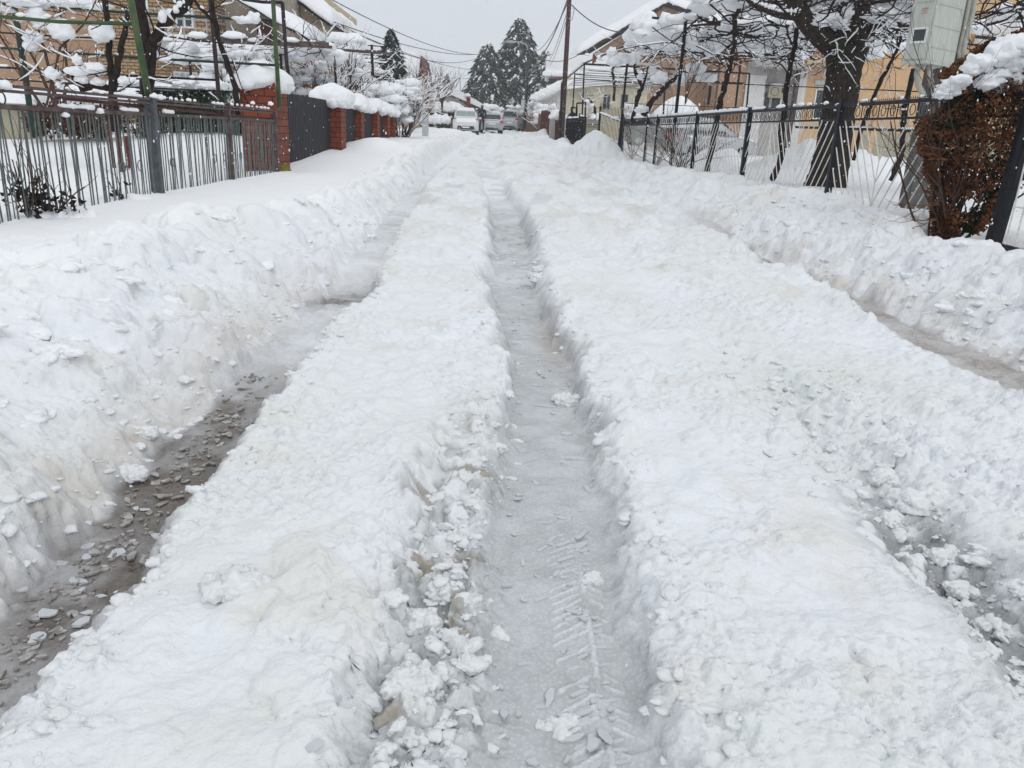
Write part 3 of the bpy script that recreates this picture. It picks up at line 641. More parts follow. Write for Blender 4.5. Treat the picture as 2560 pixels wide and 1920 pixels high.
m = MB(); m.prism([P(-60, 255, 19), P(88, 262, 19), P(92, 356, 19), P(-60, 362, 19)], (0, .12, 0)); sh = thing('garden_shed', 'low beige shed wall behind the far left railing', 'shed', P(15, 358, 19)); m.build('wall', BEIGEW, sh)
m = MB(); m.bar(P(-60, 360, 18.9), P(94, 354, 18.9), .1, .05); m.build('base_board', DBROWN, sh)
m = MB(); snow_slab(m, P(-60, 252, 19)+V3((0, -.3, 0)), P(95, 260, 19)+V3((.1, -.3, 0)), P(95, 260, 19)+V3((.1, 2, 0)), P(-60, 252, 19)+V3((0, 2, 0)), .35); m.build('snow', SNOW, sh, True)
# dark reddish hedge mass under the shrubs
def hedge(label, px0, px1, pyt, pyb, Y, dep, mt, cap, n, size, gaps=None, name='hedge', cat='hedge', capmb=None, caph=1., twig=0):
    a = P(px0, pyb, Y); b = P(px1, pyb, Y); t = P(px0, pyt, Y); cx = (a[0]+b[0])/2; hz = (t[2]-a[2])
    th = thing(name, label, cat, (cx, Y, a[2])); m = MB(); k = max(2, int(abs(b[0]-a[0])/max(.5, hz*.7)))
    for i in range(k+1):
        xx = a[0]+(b[0]-a[0])*(i+.0)/k; zz = a[2]+(b[2]-a[2])*i/k
        leafcloud(m, (xx, Y+dep/2, zz+hz*.5), (abs(b[0]-a[0])/k*.75, dep*.6, hz*.56), n//(k+1), size, gaps=gaps)
    m.build('foliage', mt, th)
    if twig:
        tm = MB()
        for _ in range(twig): twigs(tm, None, (random.uniform(a[0], b[0]), Y+random.uniform(0, dep), a[2]), (random.uniform(-.4, .4), random.uniform(-.3, .3), 1), hz*.9, .015, 2, .6)
        tm.build('stems', TWIG, th)
    if cap:
        sn = MB(); 
        for i in range(k*2+1):
            xx = a[0]+(b[0]-a[0])*i/(k*2); zz = a[2]+(b[2]-a[2])*i/(k*2)+hz
            sn.blob((xx, Y+dep*.4, zz-.12*caph), (abs(b[0]-a[0])/k*.55, dep*.65, cap*random.uniform(.8, 1.2)), amp=.28, sub=3, freq=2.2, flat=.35)
        sn.build('snow', SNOW, th, True)
    return th
hedge('dark brown leafy hedge low behind the far left railing', 95, 310, 262, 342, 17.5, 1.2, DEAD, 0, 6500, .10, gaps=1.5, twig=12)
hedge('clipped dark green laurel hedge under a thick snow cap', 372, 520, 203, 350, 19, 1.8, HEDGE, .2, 9000, .085)
hedge('low dark green hedge just left of the first brick pillar', 520, 640, 250, 345, 20, 1.5, HEDGE, .4, 4500, .085)
t = thing('snow_heap', 'long smooth bank of snow behind the laurel hedge', 'snow heap', P(560, 300, 22)); m = MB()
m.blob(P(560, 262, 23), (1.9, 1.5, .75), amp=.15, sub=4, freq=1.3); m.blob(P(440, 240, 24), (2.2, 1.5, .5), amp=.15, sub=3); m.blob(P(330, 262, 22), (1.9, 1.2, .62), amp=.15, sub=3); m.blob(P(270, 262, 23), (1.3, 1.2, .5), amp=.15, sub=3); m.build('mound', SNOW, t, True)
# red metal stand
t = thing('red_metal_stand', 'red painted metal frame standing in the snow behind the railing', 'frame', P(308, 430, 10.6)); m = MB()
for a, b in (((293, 345), (304, 430)), ((314, 340), (326, 424)), ((270, 300), (286, 420))): MB().bar(P(*a, 10.6), P(*b, 10.6), .035, .03).build('leg', MAROON, t)
MB().bar(P(304, 418, 10.6), P(326, 416, 10.6), .035, .03).build('crossbar', MAROON, t)
# frozen plants by the railing
def weed(px, py, Y, h, n, label):
    b = P(px, py, Y); b[2] = ground_z(b[0], b[1])-.02; t = thing('frozen_plant', label, 'plant', b); m = MB(); lf = MB()
    for _ in range(n): twigs(m, None, b, (random.uniform(-.6, .6), random.uniform(-.3, .3), 1), h*random.uniform(.5, 1.1), .008, 1, .5)
    leafcloud(lf, b+V3((0, 0, h*.32)), (.26, .12, h*.3), n*14, .06, gaps=5)
    m.build('stems', TWIG, t); lf.build('leaves', mat('black_leaf', (.01, .008, .008), .8, .3), t, True)
    s = MB(); s.blob(b+V3((.12, .1, -.04)), (.18, .14, .12), amp=.3, sub=3); s.build('snow', SNOW, t, True)
weed(70, 525, 6.3, .55, 9, 'blackened frozen plant nearest the left edge behind the railing')
weed(140, 520, 6.4, .4, 6, 'low frozen stems between snow clumps behind the railing')
weed(300, 490, 7.9, .3, 4, 'small withered stalk behind the railing near the grey post')
# ---- brick pillars, grey slatted gate and panels
PZ = 1.80
cap_r = None
PIL = [(13.5, 14.25, FX-.58, 1.86, .45, 'first red brick pillar from the left railing, with the biggest snow cap and mossy foot'), (18.95, 19.55, FX-.5, 1.76, .45, 'second red brick pillar, past the grey gate, under a round snow cap'),
       (21.75, 22.2, FX-.45, 1.74, .7, 'third red brick pillar along the left pavement'), (24.6, 25.0, FX-.42, 1.74, .72, 'fourth red brick pillar along the left pavement'), (26.9, 27.3, FX-.4, 1.72, .74, 'fifth red brick pillar, small, before the drooping snowy bush'), (28.4, 28.8, FX-.4, 1.72, .74, 'farthest red brick pillar half lost beside the drooping bush')]
for k, (ya, yb, x0, zt, zb, lab) in enumerate(PIL):
    t = thing('brick_pillar', lab, 'pillar', ((x0+FX)/2, (ya+yb)/2, zb-.2), 'red brick pillars along the left pavement')
    m = MB(); m.span(x0, FX, ya, yb, zb-.3, zt); m.build('shaft', REDBRICK, t)
    if k == 0: m = MB(); m.blob((FX-.05, ya+.3, .43), (.14, .36, .12), amp=.3, sub=3, flat=1); m.build('moss', mat('yellow_moss', (.16, .15, .02), .9, .3, 20), t, True)
    s = MB(); cx = (x0+FX)/2; cy2 = (ya+yb)/2
    R = (.46, .5, .33) if k == 0 else (.52, .62, .36) if k == 1 else (.4, .6, .3)
    s.blob((cx, cy2, zt-.02), R, amp=.14, sub=4, freq=1.3, flat=.45)
    for _ in range(7):
        a = random.uniform(0, 6.28); s.blob((cx+math.cos(a)*R[0]*.75, cy2+math.sin(a)*R[1]*.75, zt-.07), (.16, .16, .13), amp=.35, sub=2, flat=.9)
    s.build('snow_cap', SNOW, t, True)
def slats(label, ya, yb, xx, zb, zt, name, cat, sp=.125, mt=GATEG, snow=0, group=None):
    t = thing(name, label, cat, (xx, (ya+yb)/2, zb), group); m = MB(); y = ya
    while y < yb: m.span(xx-.015, xx+.02, y+.006, y+sp-.04, zb-.15, zt); y += sp
    m.build('slats', mt, t); m = MB(); m.span(xx-.06, xx-.053, ya, yb, zb-.15, zt-.02); m.build('gap_shade_sheet', BLACK, t); m = MB(); m.span(xx-.05, xx-.02, ya, yb, zt-.25, zt-.2); m.span(xx-.05, xx-.02, ya, yb, zb+.2, zb+.25); m.build('rail', BLACK, t)  # black sheet added behind the slats stands in for shade in the gaps
    if snow: s = MB(); s.snowtube((xx, ya+.1, zt), (xx, yb, zt), snow, step=.08); s.build('snow', SNOW, t, True)
    return t
slats('wide dark grey gate of upright slats between the first two brick pillars', 14.3, 19.0, FX-.28, .48, 1.73, 'slatted_gate', 'gate')
slats('dark grey slatted fence panel right after the second brick pillar', 19.6, 21.75, FX-.2, .65, 1.64, 'fence_panel', 'fence panel', snow=.11, group='grey fence panels between the pillars')
slats('dark grey slatted fence panel between the third and fourth brick pillars', 22.2, 24.6, FX-.2, .7, 1.62, 'fence_panel', 'fence panel', snow=.13, group='grey fence panels between the pillars')
slats('narrow grey panel between the fourth and fifth brick pillars', 25.0, 26.9, FX-.2, .7, 1.6, 'fence_panel', 'fence panel', snow=.15, group='grey fence panels between the pillars')
slats('last dark panel before the drooping snowy bush', 27.3, 28.4, FX-.2, .7, 1.6, 'fence_panel', 'fence panel', snow=.15, group='grey fence panels between the pillars')
# small dog shaped snow stain on the panel is only snow: stuck clots
# ---- drooping snow-covered bush past the pillars
def snowbush(label, px, py0, py1, Y, w, n=40, L=1.0, name='snowy_bush', cat='bush', blobs=14, lean=0, mt=TWIG, r=.02, zoff=0, dens=.85, bl=.22):
    b = P(px, py1, Y); h = P(px, py0, Y)[2]-b[2]; t = thing(name, label, cat, b); m = MB(); s = MB()
    for _ in range(n):
        a = random.uniform(0, 6.28); sp = random.random()**.5
        twigs(m, s, b+V3((math.cos(a)*w*.15, math.sin(a)*w*.15, 0)), (math.cos(a)*sp*w/h+lean, math.sin(a)*sp*.6, 1.1), h*random.uniform(.6, 1.05)*L, r, 2, .8, droop=.03, snow=dens)
    for _ in range(blobs):
        a = random.uniform(0, 6.28); rr = random.random()**.5; zz = random.uniform(.3, 1)
        s.blob(b+V3((math.cos(a)*w*.55*rr*(1.25-zz*.5)+lean*zz*.5, math.sin(a)*w*.4*rr, h*zz*.95)), (bl*random.uniform(.6, 1.4), bl, bl*random.uniform(.45, .8)), amp=.4, sub=2, flat=.6)
    m.build('branches', mt, t); s.build('snow', SNOW, t, True); return t
snowbush('big drooping bush bent under snow at the end of the brick pillars', 1000, 200, 352, 29.5, 1.5, 46, .95, blobs=60, bl=.24)
snowbush('dense snow laden bush hanging over the farthest brick pillar', 965, 215, 300, 28.8, 1.2, 26, .9, blobs=46, bl=.26)
snowbush('twiggy white shrub behind the second brick pillar', 850, 120, 250, 25, 1.6, 26, 1., blobs=16, bl=.2, dens=.5)
snowbush('tall round bush with a domed snow crown beside the beige house', 865, 85, 180, 27, .9, 14, 1., blobs=24, bl=.33)
snowbush('brown shrub with snow tufts behind the grey gate', 780, 165, 260, 24, 1.6, 30, 1., blobs=22, bl=.2)
snowbush('pale shrubbery full of snow behind the first snow cap', 600, 125, 240, 21, 1.6, 18, 1., blobs=14, bl=.2, dens=.6)
snowbush('snowy garden bush left of the small conifer', 905, 150, 240, 33, 1.6, 26, 1., blobs=20, bl=.26)
# ---- brown wooden pergola over the middle of the left gardens
t = thing('wooden_pergola', 'rust brown pergola with snow loaded top before the beige house', 'pergola', P(700, 260, 22)); m = MB(); s = MB()
for y_, a, b in ((21, (470, 92), (822, 110)), (21, (480, 100), (830, 118)), (24, (600, 104), (980, 135))): MB().bar(P(*a, y_), P(*b, y_), .06, .07).build('beam', RUST, t)
m = MB()
for a, b in (((832, 105), (842, 230)), ((470, 92), (482, 250)), ((929, 112), (933, 190)), ((700, 108), (708, 240))): MB().tube([P(*a, 22), P(*b, 22)], .035, 6).build('post', DBROWN, t)
m = MB()
for _ in range(60):
    p = P(random.uniform(440, 830), random.uniform(108, 150), random.uniform(21, 24)); twigs(m, s, p, (random.uniform(-1, 1), random.uniform(-1, 1), random.uniform(-.3, .4)), .9, .014, 1, .8, snow=.4)
for _ in range(110):
    p = P(random.uniform(430, 850), random.uniform(116, 150), random.uniform(21.5, 24)); s.blob(p, (random.uniform(.1, .28), .25, random.uniform(.08, .2)), amp=.4, sub=2, flat=.8)
for px, py, r in ((495, 92, .25), (585, 93, .28), (635, 103, .16), (650, 92, .06), (730, 103, .2)): s.blob(P(px, py, 21), (r, .2, r*.5), amp=.25, sub=2)
m.build('vines', BARK, t); s.build('snow', SNOW, t, True)
t = thing('wire_arbor', 'thin dark arbor frame with curved top behind the second brick pillar', 'arbor', P(930, 200, 31)); m = MB(); s = MB()
for k, (a, b) in enumerate((((865, 111), (960, 116)), ((868, 124), (962, 128)), ((895, 136), (975, 140)), ((895, 144), (978, 150)), ((893, 154), (980, 159)))):
    m.tube([P(*a, 31), P(*b, 31)], .02, 5); s.snowtube(P(*a, 31)+V3((0, 0, .02)), P(*b, 31)+V3((0, 0, .02)), .03, fill=.5)
m.tube([P(929, 112, 31), P(931, 250, 31)], .045, 6); m.tube([P(888, 112, 31), P(890, 250, 31)], .02, 5)
m.tube([P(950, 116, 31), P(965, 125, 31), P(975, 150, 31)], .02, 5); m.build('frame', DBROWN, t, True); s.build('snow', SNOW, t, True)
# ---- houses on the left
Y = 33; h = thing('brick_house', 'orange stucco and yellow brick house with snowy balcony behind the left garden', 'house', (X(300, Y), Y, .4))
m = MB(); m.span(X(-350, Y), X(283, Y), Y, Y+9, 0, 8.5); m.build('stucco_wall', STUCCO_O, h)
m = MB(); m.span(X(283, Y)+.003, X(557, Y), Y-.35, Y+9, 0, 8.5); m.build('brick_wall', TANBRICK, h)
m = MB(); m.span(X(557, Y)+.003, X(690, Y), Y+1.2, Y+9, 0, 7); m.build('side_wall', STUCCO_G, h)
m = MB(); m.bar(P(60, 88, Y-.03), P(284, 96, Y-.03), .06, .18); m.build('band', STUCCO_B, h)
def win(px0, py0, px1, py1, Y, parent, **k):
    a = P(px0, py0, Y); b = P(px1, py1, Y); return window(parent, a[0], b[0], b[2], a[2], Y, **k)
win(432, -40, 486, 72, Y-.35, h, sash=1); win(325, -30, 372, 30, Y-.35, h, sash=1)
a = P(434, 178, Y-.35); b = P(496, 205, Y-.35); f = window(h, a[0], b[0], .6, a[2], Y-.35, glass=SHUT, sash=3)
window(h, X(520, Y), X(548, Y), .6, 3.0, Y-.35, sash=0)
m = MB(); n = 16; poly = []                       # rounded balcony slab
bx0, bx1 = X(385, 31), X(565, 31); zb = Z(470, 128, 31.5)
for i in range(n+1):
    u = i/n; poly.append((bx0+(bx1-bx0)*u, Y-.35-1.9*math.sin(math.pi*min(1, u*1.15+.08))**.6 if 0 < u < 1 else Y-.35, zb))
m.prism(poly, (0, 0, .28)); bal = m.build('balcony', STUCCO_WG, h)
s = MB(); snow_slab(s, (bx0+.3, Y-1.9, zb+.28), (bx1-.3, Y-1.9, zb+.28), (bx1-.1, Y-.4, zb+.28), (bx0+.1, Y-.4, zb+.28), .25); s.build('snow', SNOW, bal, True)
m = MB()
for dz in (.45, .75, 1.05): m.tube([(bx0+.2, Y-2.0, zb+.28+dz), (bx1-.4, Y-2.15, zb+.28+dz), (bx1+.1, Y-.4, zb+.28+dz)], .022, 5)
for u in np.linspace(0, 1, 6): m.tube([(bx0+.2+(bx1-bx0-.6)*u, Y-2.0-.15*u, zb+.28), (bx0+.2+(bx1-bx0-.6)*u, Y-2.0-.15*u, zb+1.33)], .022, 5)
m.build('railing', CONC, h)
a = P(643, 55, Y+1.2); b = P(690, 108, Y+1.2); m = MB(); m.span(a[0], b[0], Y+1.12, Y+1.22, b[2], a[2]); m.build('door', MAROON, h)
m = MB(); A_, B_ = P(560, -25, 31), P(768, 92, 31); m.prism([A_, B_, B_+V3((0, 0, -.12)), A_+V3((0, 0, -.12))], (0, 3.2, 0)); m.build('porch_roof', DBROWN, h)
s = MB(); snow_slab(s, A_+V3((0, -.15, .02)), B_+V3((.1, -.15, .02)), B_+V3((.1, 3.2, .02)), A_+V3((0, 3.2, .02)), .42, 34, 10, .15, sag=.1); s.build('porch_snow', SNOW, h, True)
Y = 38; h = thing('beige_house', 'beige house with snow edged roof behind the rust brown pergola', 'house', (X(760, Y), Y, .4))
m = MB(); m.span(X(660, Y), X(822, Y), Y, Y+8, 0, 6.6); m.build('wall', STUCCO_B, h)
z0 = Z(822, 52, Y)
m = MB(); m.prism([(X(822, Y), Y, 6.5), (X(660, Y), Y, 6.5), (X(660, Y), Y, Z(690, -35, Y))], (0, 8, 0)); m.build('gable', STUCCO_B, h)
m = MB(); A_, B_ = P(690, -42, Y-.6), P(822, 54, Y-.6); m.prism([A_, B_, B_+V3((0, 0, -.16)), A_+V3((0, 0, -.16))], (0, 8.5, 0)); m.build('roof', DBROWN, h)
s = MB(); snow_slab(s, A_+V3((0, -.2, .02)), B_+V3((.15, -.2, .02)), B_+V3((.15, 8.5, .02)), A_+V3((0, 8.5, .02)), .55, 30, 14, .18, sag=.12); s.build('snow', SNOW, h, True)
m = MB(); m.tube([P(795, 48, Y-.4), P(770, 72, Y-.1), P(771, 110, Y-.1)], .06, 6); m.build('drainpipe', CONC, h, True)
m = MB(); m.span(X(770, Y), X(800, Y), Y-.5, Y-.03, 0, Z(785, 148, Y)); m.build('brick_pier', REDBRICK, h)
Y = 42; h = thing('dark_gabled_house', 'dark slate hung gable under snow beyond the beige house', 'house', (X(825, Y), Y, .5)); m = MB()
m.prism([P(806, 12, Y), P(834, 30, Y), P(838, 62, Y), P(845, 82, Y), P(812, 80, Y), P(790, 40, Y)], (0, 6, 0)); m.build('gable', mat('dark_slate', (.03, .032, .04), .7, .3, 14), h)
m = MB(); m.span(X(790, Y), X(836, Y), Y+.1, Y+6, 0, Z(820, 70, Y)); m.build('wall', STUCCO_G, h)
s = MB(); snow_slab(s, P(780, -8, Y-.3), P(838, 26, Y-.3), P(838, 26, Y-.3)+V3((0, 6, 0)), P(780, -8, Y-.3)+V3((0, 6, 0)), .4, 16, 10); snow_slab(s, P(820, 75, Y-.3), P(900, 128, Y-.3), P(900, 128, Y-.3)+V3((0, 6, 0)), P(820, 75, Y-.3)+V3((0, 6, 0)), .45, 16, 10); s.build('snow', SNOW, h, True)
# ---- further left: small conifer, red gabled roof, bare trees, low house, cabinet
def conifer(label, px, pyt, pyb, Y, wpx, n, size, snow=.35, name='conifer_tree', cat='conifer', prof=1., zb=None, mt=None, bare=.05):
    b = P(px, pyb, Y); H = P(px, pyt, Y)[2]-b[2]; R = wpx/2*Y/2023.; t = thing(name, label, cat, b); m = MB(); s = MB()
    m2 = MB(); m2.tube([b-V3((0, 0, .3)), b+V3((0, 0, H*.5)), b+V3((0, 0, H*.99))], [R*.09, R*.06, .03], 6); m2.build('trunk', BARK, t, True)
    for i in range(n):
        u = random.random()**1.25; zz = bare+(1-bare)*u; env = R*((1-zz)**prof)*(1-.12*math.sin(zz*H*2.6)**2)
        a = random.uniform(0, 6.283); lob = 1+.22*math.sin(a*5+zz*23)+.15*math.sin(a*9-zz*31); rr = env*lob*(.35+.65*random.random()**.45)
        p = b+V3((math.cos(a)*rr, math.sin(a)*rr, H*zz-rr*.28)); o = V3((math.cos(a), math.sin(a), random.uniform(-.75, .15))); o /= np.linalg.norm(o)
        q = np.cross(o, V3((0, 0, 1))); q /= np.linalg.norm(q); sz = size*random.uniform(.6, 1.5)*(.55+.6*(1-zz)); q = q*sz*.32+V3((0, 0, random.uniform(-.2, .2)*sz))
        mm = s if random.random() < snow else m; off = V3((0, 0, size*.16)) if mm is s else V3((0, 0, 0))
        k = .62 if mm is s else 1
        mm.add([p-o*sz*.3+off, p+q*k+off, p+o*sz*.7*k+V3((0, 0, -.22*sz))+off, p-q*k+off, p+V3((0, 0, .12*sz))+off], [(0, 1, 4), (1, 2, 4), (2, 3, 4), (3, 0, 4)])
    m.build('crown', mt or CONIF, t); s.build('snow', SNOW, t); return t
conifer('small ragged spruce among the left gardens', 978, 72, 262, 40, 110, 2600, .42, .2, prof=.75, bare=.1)
Y = 62; h = thing('red_gabled_house', 'steep snowy roof with a dark red gable end beyond the small spruce', 'house', (X(1020, Y), Y, .8)); m = MB()
m.prism([P(1043, 210, Y), P(1053, 138, Y), P(1063, 212, Y)], (0, 7, 0)); m.build('gable', MAROON, h)
m = MB(); m.span(X(985, Y), X(1064, Y), Y+.1, Y+7, .5, Z(1053, 208, Y)); m.build('wall', STUCCO_B, h)
s = MB(); s.prism([P(988, 127, Y-.2), P(1052, 129, Y-.2), P(1042, 212, Y-.2), P(1012, 190, Y-.2)], (0, 6, .2)); s.build('snow', SNOW, h, True)
def baretree(label, px, pyb, pyt, Y, n, w, snow=.28, r=.06, depth=3, name='bare_tree', cat='tree', mt=TWIG):
    b = P(px, pyb, Y); H = P(px, pyt, Y)[2]-b[2]; t = thing(name, label, cat, b); m = MB(); s = MB(); tk = MB()
    tk.tube([b-V3((0, 0, .2)), b+V3((0, 0, H*.35))], [r*1.6, r], 7); tk.build('trunk', BARK, t, True)
    for _ in range(n): twigs(m, s, b+V3((0, 0, H*random.uniform(.15, .35))), (random.uniform(-1, 1)*w, random.uniform(-.6, .6)*w, 1), H*random.uniform(.5, .75), r*.55, depth, .65, snow=snow)
    m.build('crown', mt, t); s.build('snow', SNOW, t, True); return t
baretree('brown bare fruit tree with snow lined twigs, centre left', 1065, 290, 165, 50, 13, .9)
baretree('bare tree dusted with snow left of the low house roof', 1105, 280, 180, 56, 10, .9)
baretree('thin weeping bare tree over the low snowy roof', 1150, 262, 195, 68, 8, .8, depth=2)
baretree('bare tree behind the small spruce', 1020, 300, 180, 46, 10, 1.)
Y = 66; h = thing('low_grey_house', 'low grey house with snowy roof and small red chimney beyond the parked cars', 'house', (X(1145, Y), Y, .9)); m = MB()
m.prism([P(1092, 250, Y), P(1122, 236, Y), P(1205, 285, Y), P(1205, 330, Y), P(1092, 330, Y)], (0, 6, 0)); m.build('wall', STUCCO_WG, h)
s = MB(); s.prism([P(1088, 252, Y-.3), P(1095, 240, Y-.3), P(1125, 213, Y-.3), P(1222, 268, Y-.3), P(1222, 278, Y-.3), P(1122, 235, Y-.3)], (0, 6.5, 0)); s.build('snow', SNOW, h)
m = MB(); m.span(X(1165, Y), X(1174, Y), Y-.4, Y-.1, Z(1170, 285, Y), Z(1170, 240, Y)); c = m.build('chimney', REDBRICK, h); s = MB(); s.blob(P(1169, 240, Y-.3), (.27, .25, .22), sub=2); s.build('snow', SNOW, c, True)
hedge('dark hedge with a thick snow pad left of the snowy white car', 1088, 1142, 270, 306, 64, 1.5, DEAD, .55, 1500, .16, caph=1)
hedge('low green hedge half buried in snow beyond the drooping bush', 1062, 1112, 300, 318, 61, 1.5, HEDGE, .5, 900, .14)
snowbush('rounded snowy shrub above the silver car', 1215, 262, 300, 72, 1.6, 14, 1., blobs=22, bl=.4)
t = thing('utility_cabinet', 'plain grey utility cabinet standing in the snow past the drooping bush', 'cabinet', P(1063, 331, 33)); a = P(1055, 331, 33); b = P(1070, 286, 33)
m = MB(); m.span(a[0], b[0], 33, 33.35, a[2]-.2, b[2]); m.build('body', SHUT, t); m = MB(); m.span(a[0]+.02, b[0]-.02, 32.975, 32.997, a[2]+.05, b[2]-.05); m.build('door', SHUT, t); s = MB(); s.blob(((a[0]+b[0])/2, 33.17, b[2]), (.17, .2, .09)); s.build('snow', SNOW, t, True)
# ================================================================== CENTRE DISTANCE
conifer('tallest of the three big snow dusted conifers at the end of the street', 1289, 44, 310, 112, 180, 13000, 1.05, .24, prof=.62, bare=.0)
conifer('second big conifer, left of the tallest one', 1214, 108, 310, 108, 132, 8500, 1.0, .24, prof=.55, bare=.0)
conifer('smaller snowier conifer right of the tallest one behind the lamp post', 1354, 126, 315, 105, 112, 6000, .95, .38, prof=.55, bare=.0)
conifer('tiny pointed spruce over the low snowy roof', 1117, 184, 262, 95, 40, 700, .5, .4, prof=.8)
for px, pt, pb, Y, w, lab in ((1340, 255, 320, 80, 2.2, 'white frosted shrub at the foot of the lamp post'), (1290, 262, 316, 84, 2.2, 'snowy shrub in front of the big conifers right of the cars'), (1352, 262, 325, 68, 1.4, 'snow topped shrub by the wooden fence'),
                              (1235, 268, 310, 88, 2., 'snowy shrub behind the silver hatchback')):
    snowbush(lab, px, pt, pb, Y, w, 14, 1., blobs=22, bl=.35)
# ---- lamp post
def fence_box(): pass
b = P(1312, 305, 75); t = thing('street_lamp', 'dark street lamp post with a curved arm in front of the tallest conifer', 'street lamp', b); m = MB()
m.tube([b-V3((0, 0, .6)), P(1318, 200, 75), P(1321, 126, 75)], [.17, .15, .12], 8); m.build('post', DARKP, t, True)
m = MB(); m.tube([P(1321, 128, 75), P(1316, 112, 75), P(1306, 107, 75), P(1290, 104, 75), P(1280, 104, 75)], .06, 6); m.build('arm', CONC, t, True); m = MB(); m.blob(P(1277, 105, 75), (.5, .15, .13), amp=.05, flat=.8); m.build('lamp_head', CONC, t, True)
m = MB(); a = P(1307, 262, 74.7); m.box(a, (.3, .25, .9)); m.build('meter_box', CABIN, t)
# ---- utility pole
b = P(1404, 345, 42); t = thing('utility_pole', 'tall leaning brown wooden utility pole beside the black gate', 'utility pole', b); tp = P(1426, -45, 42); m = MB()
m.tube([b-V3((0, 0, .5)), (b+tp)/2, tp], [.145, .125, .105], 9); m.build('pole', WOOD, t, True); m = MB()
m.tube([P(1431, 20, 42), P(1436, 22, 42), P(1430, 50, 42), P(1420, 52, 42)], .015, 5); m.tube([P(1417, 38, 42), P(1416, 50, 42), P(1420, 53, 42)], .015, 5); m.build('loose_cable', CABLE, t, True)
TOPU = P(1425, -20, 42); LAMP = P(1321, 128, 75)
def cable(a, b, sag, r, label, n=22):
    a = V3(a); b = V3(b); pts = [a+(b-a)*i/n-V3((0, 0, sag*4*(i/n)*(1-i/n))) for i in range(n+1)]; m = MB(); m.tube(pts, r, 5)
    o = m.build('overhead_cable', CABLE, smooth=True, loc=pts[0]); tag(o, label, 'cable', 'overhead cables above the street'); return o
cable(TOPU, LAMP, 1.6, .034, 'thick sagging overhead cable between utility pole and street lamp')
cable(P(1418, 10, 42), P(1322, 120, 75), 1.0, .02, 'thin overhead cable just above the thick one from pole to lamp')
cable(P(1420, 22, 42), P(1365, 160, 90), .6, .018, 'thin cable from the pole slanting down to the right conifer')
cable(P(1419, 40, 42), P(1368, 170, 90), .6, .018, 'lower thin cable from the pole towards the right conifer')
cable(P(1429, 12, 42), P(1665, 45, 44), .95, .028, 'cable sagging from the utility pole right to the tan house')
cable(P(1250, 200, 100), P(1560, 108, 70), .6, .03, 'long faint cable rising right behind the utility pole')
cable(LAMP, P(1465, 125, 74), .9, .03, 'cable from the street lamp to the tan house eave')
cable(P(820, -6, 30), P(1215, 135, 75), .6, .02, 'uppermost overhead cable crossing the sky from upper left')
cable(P(835, 55, 32), P(1215, 133, 75), .5, .02, 'second overhead cable from the dark gabled house')
cable(P(840, 57, 32), P(1200, 142, 75), .9, .02, 'third overhead cable from the dark gabled house')
cable(P(840, 62, 32), P(1178, 174, 75), .3, .018, 'lowest slanting overhead cable over the small spruce')
cable(P(1100, 190, 60), P(1172, 196, 75), .1, .02, 'short level cable over the weeping bare tree')
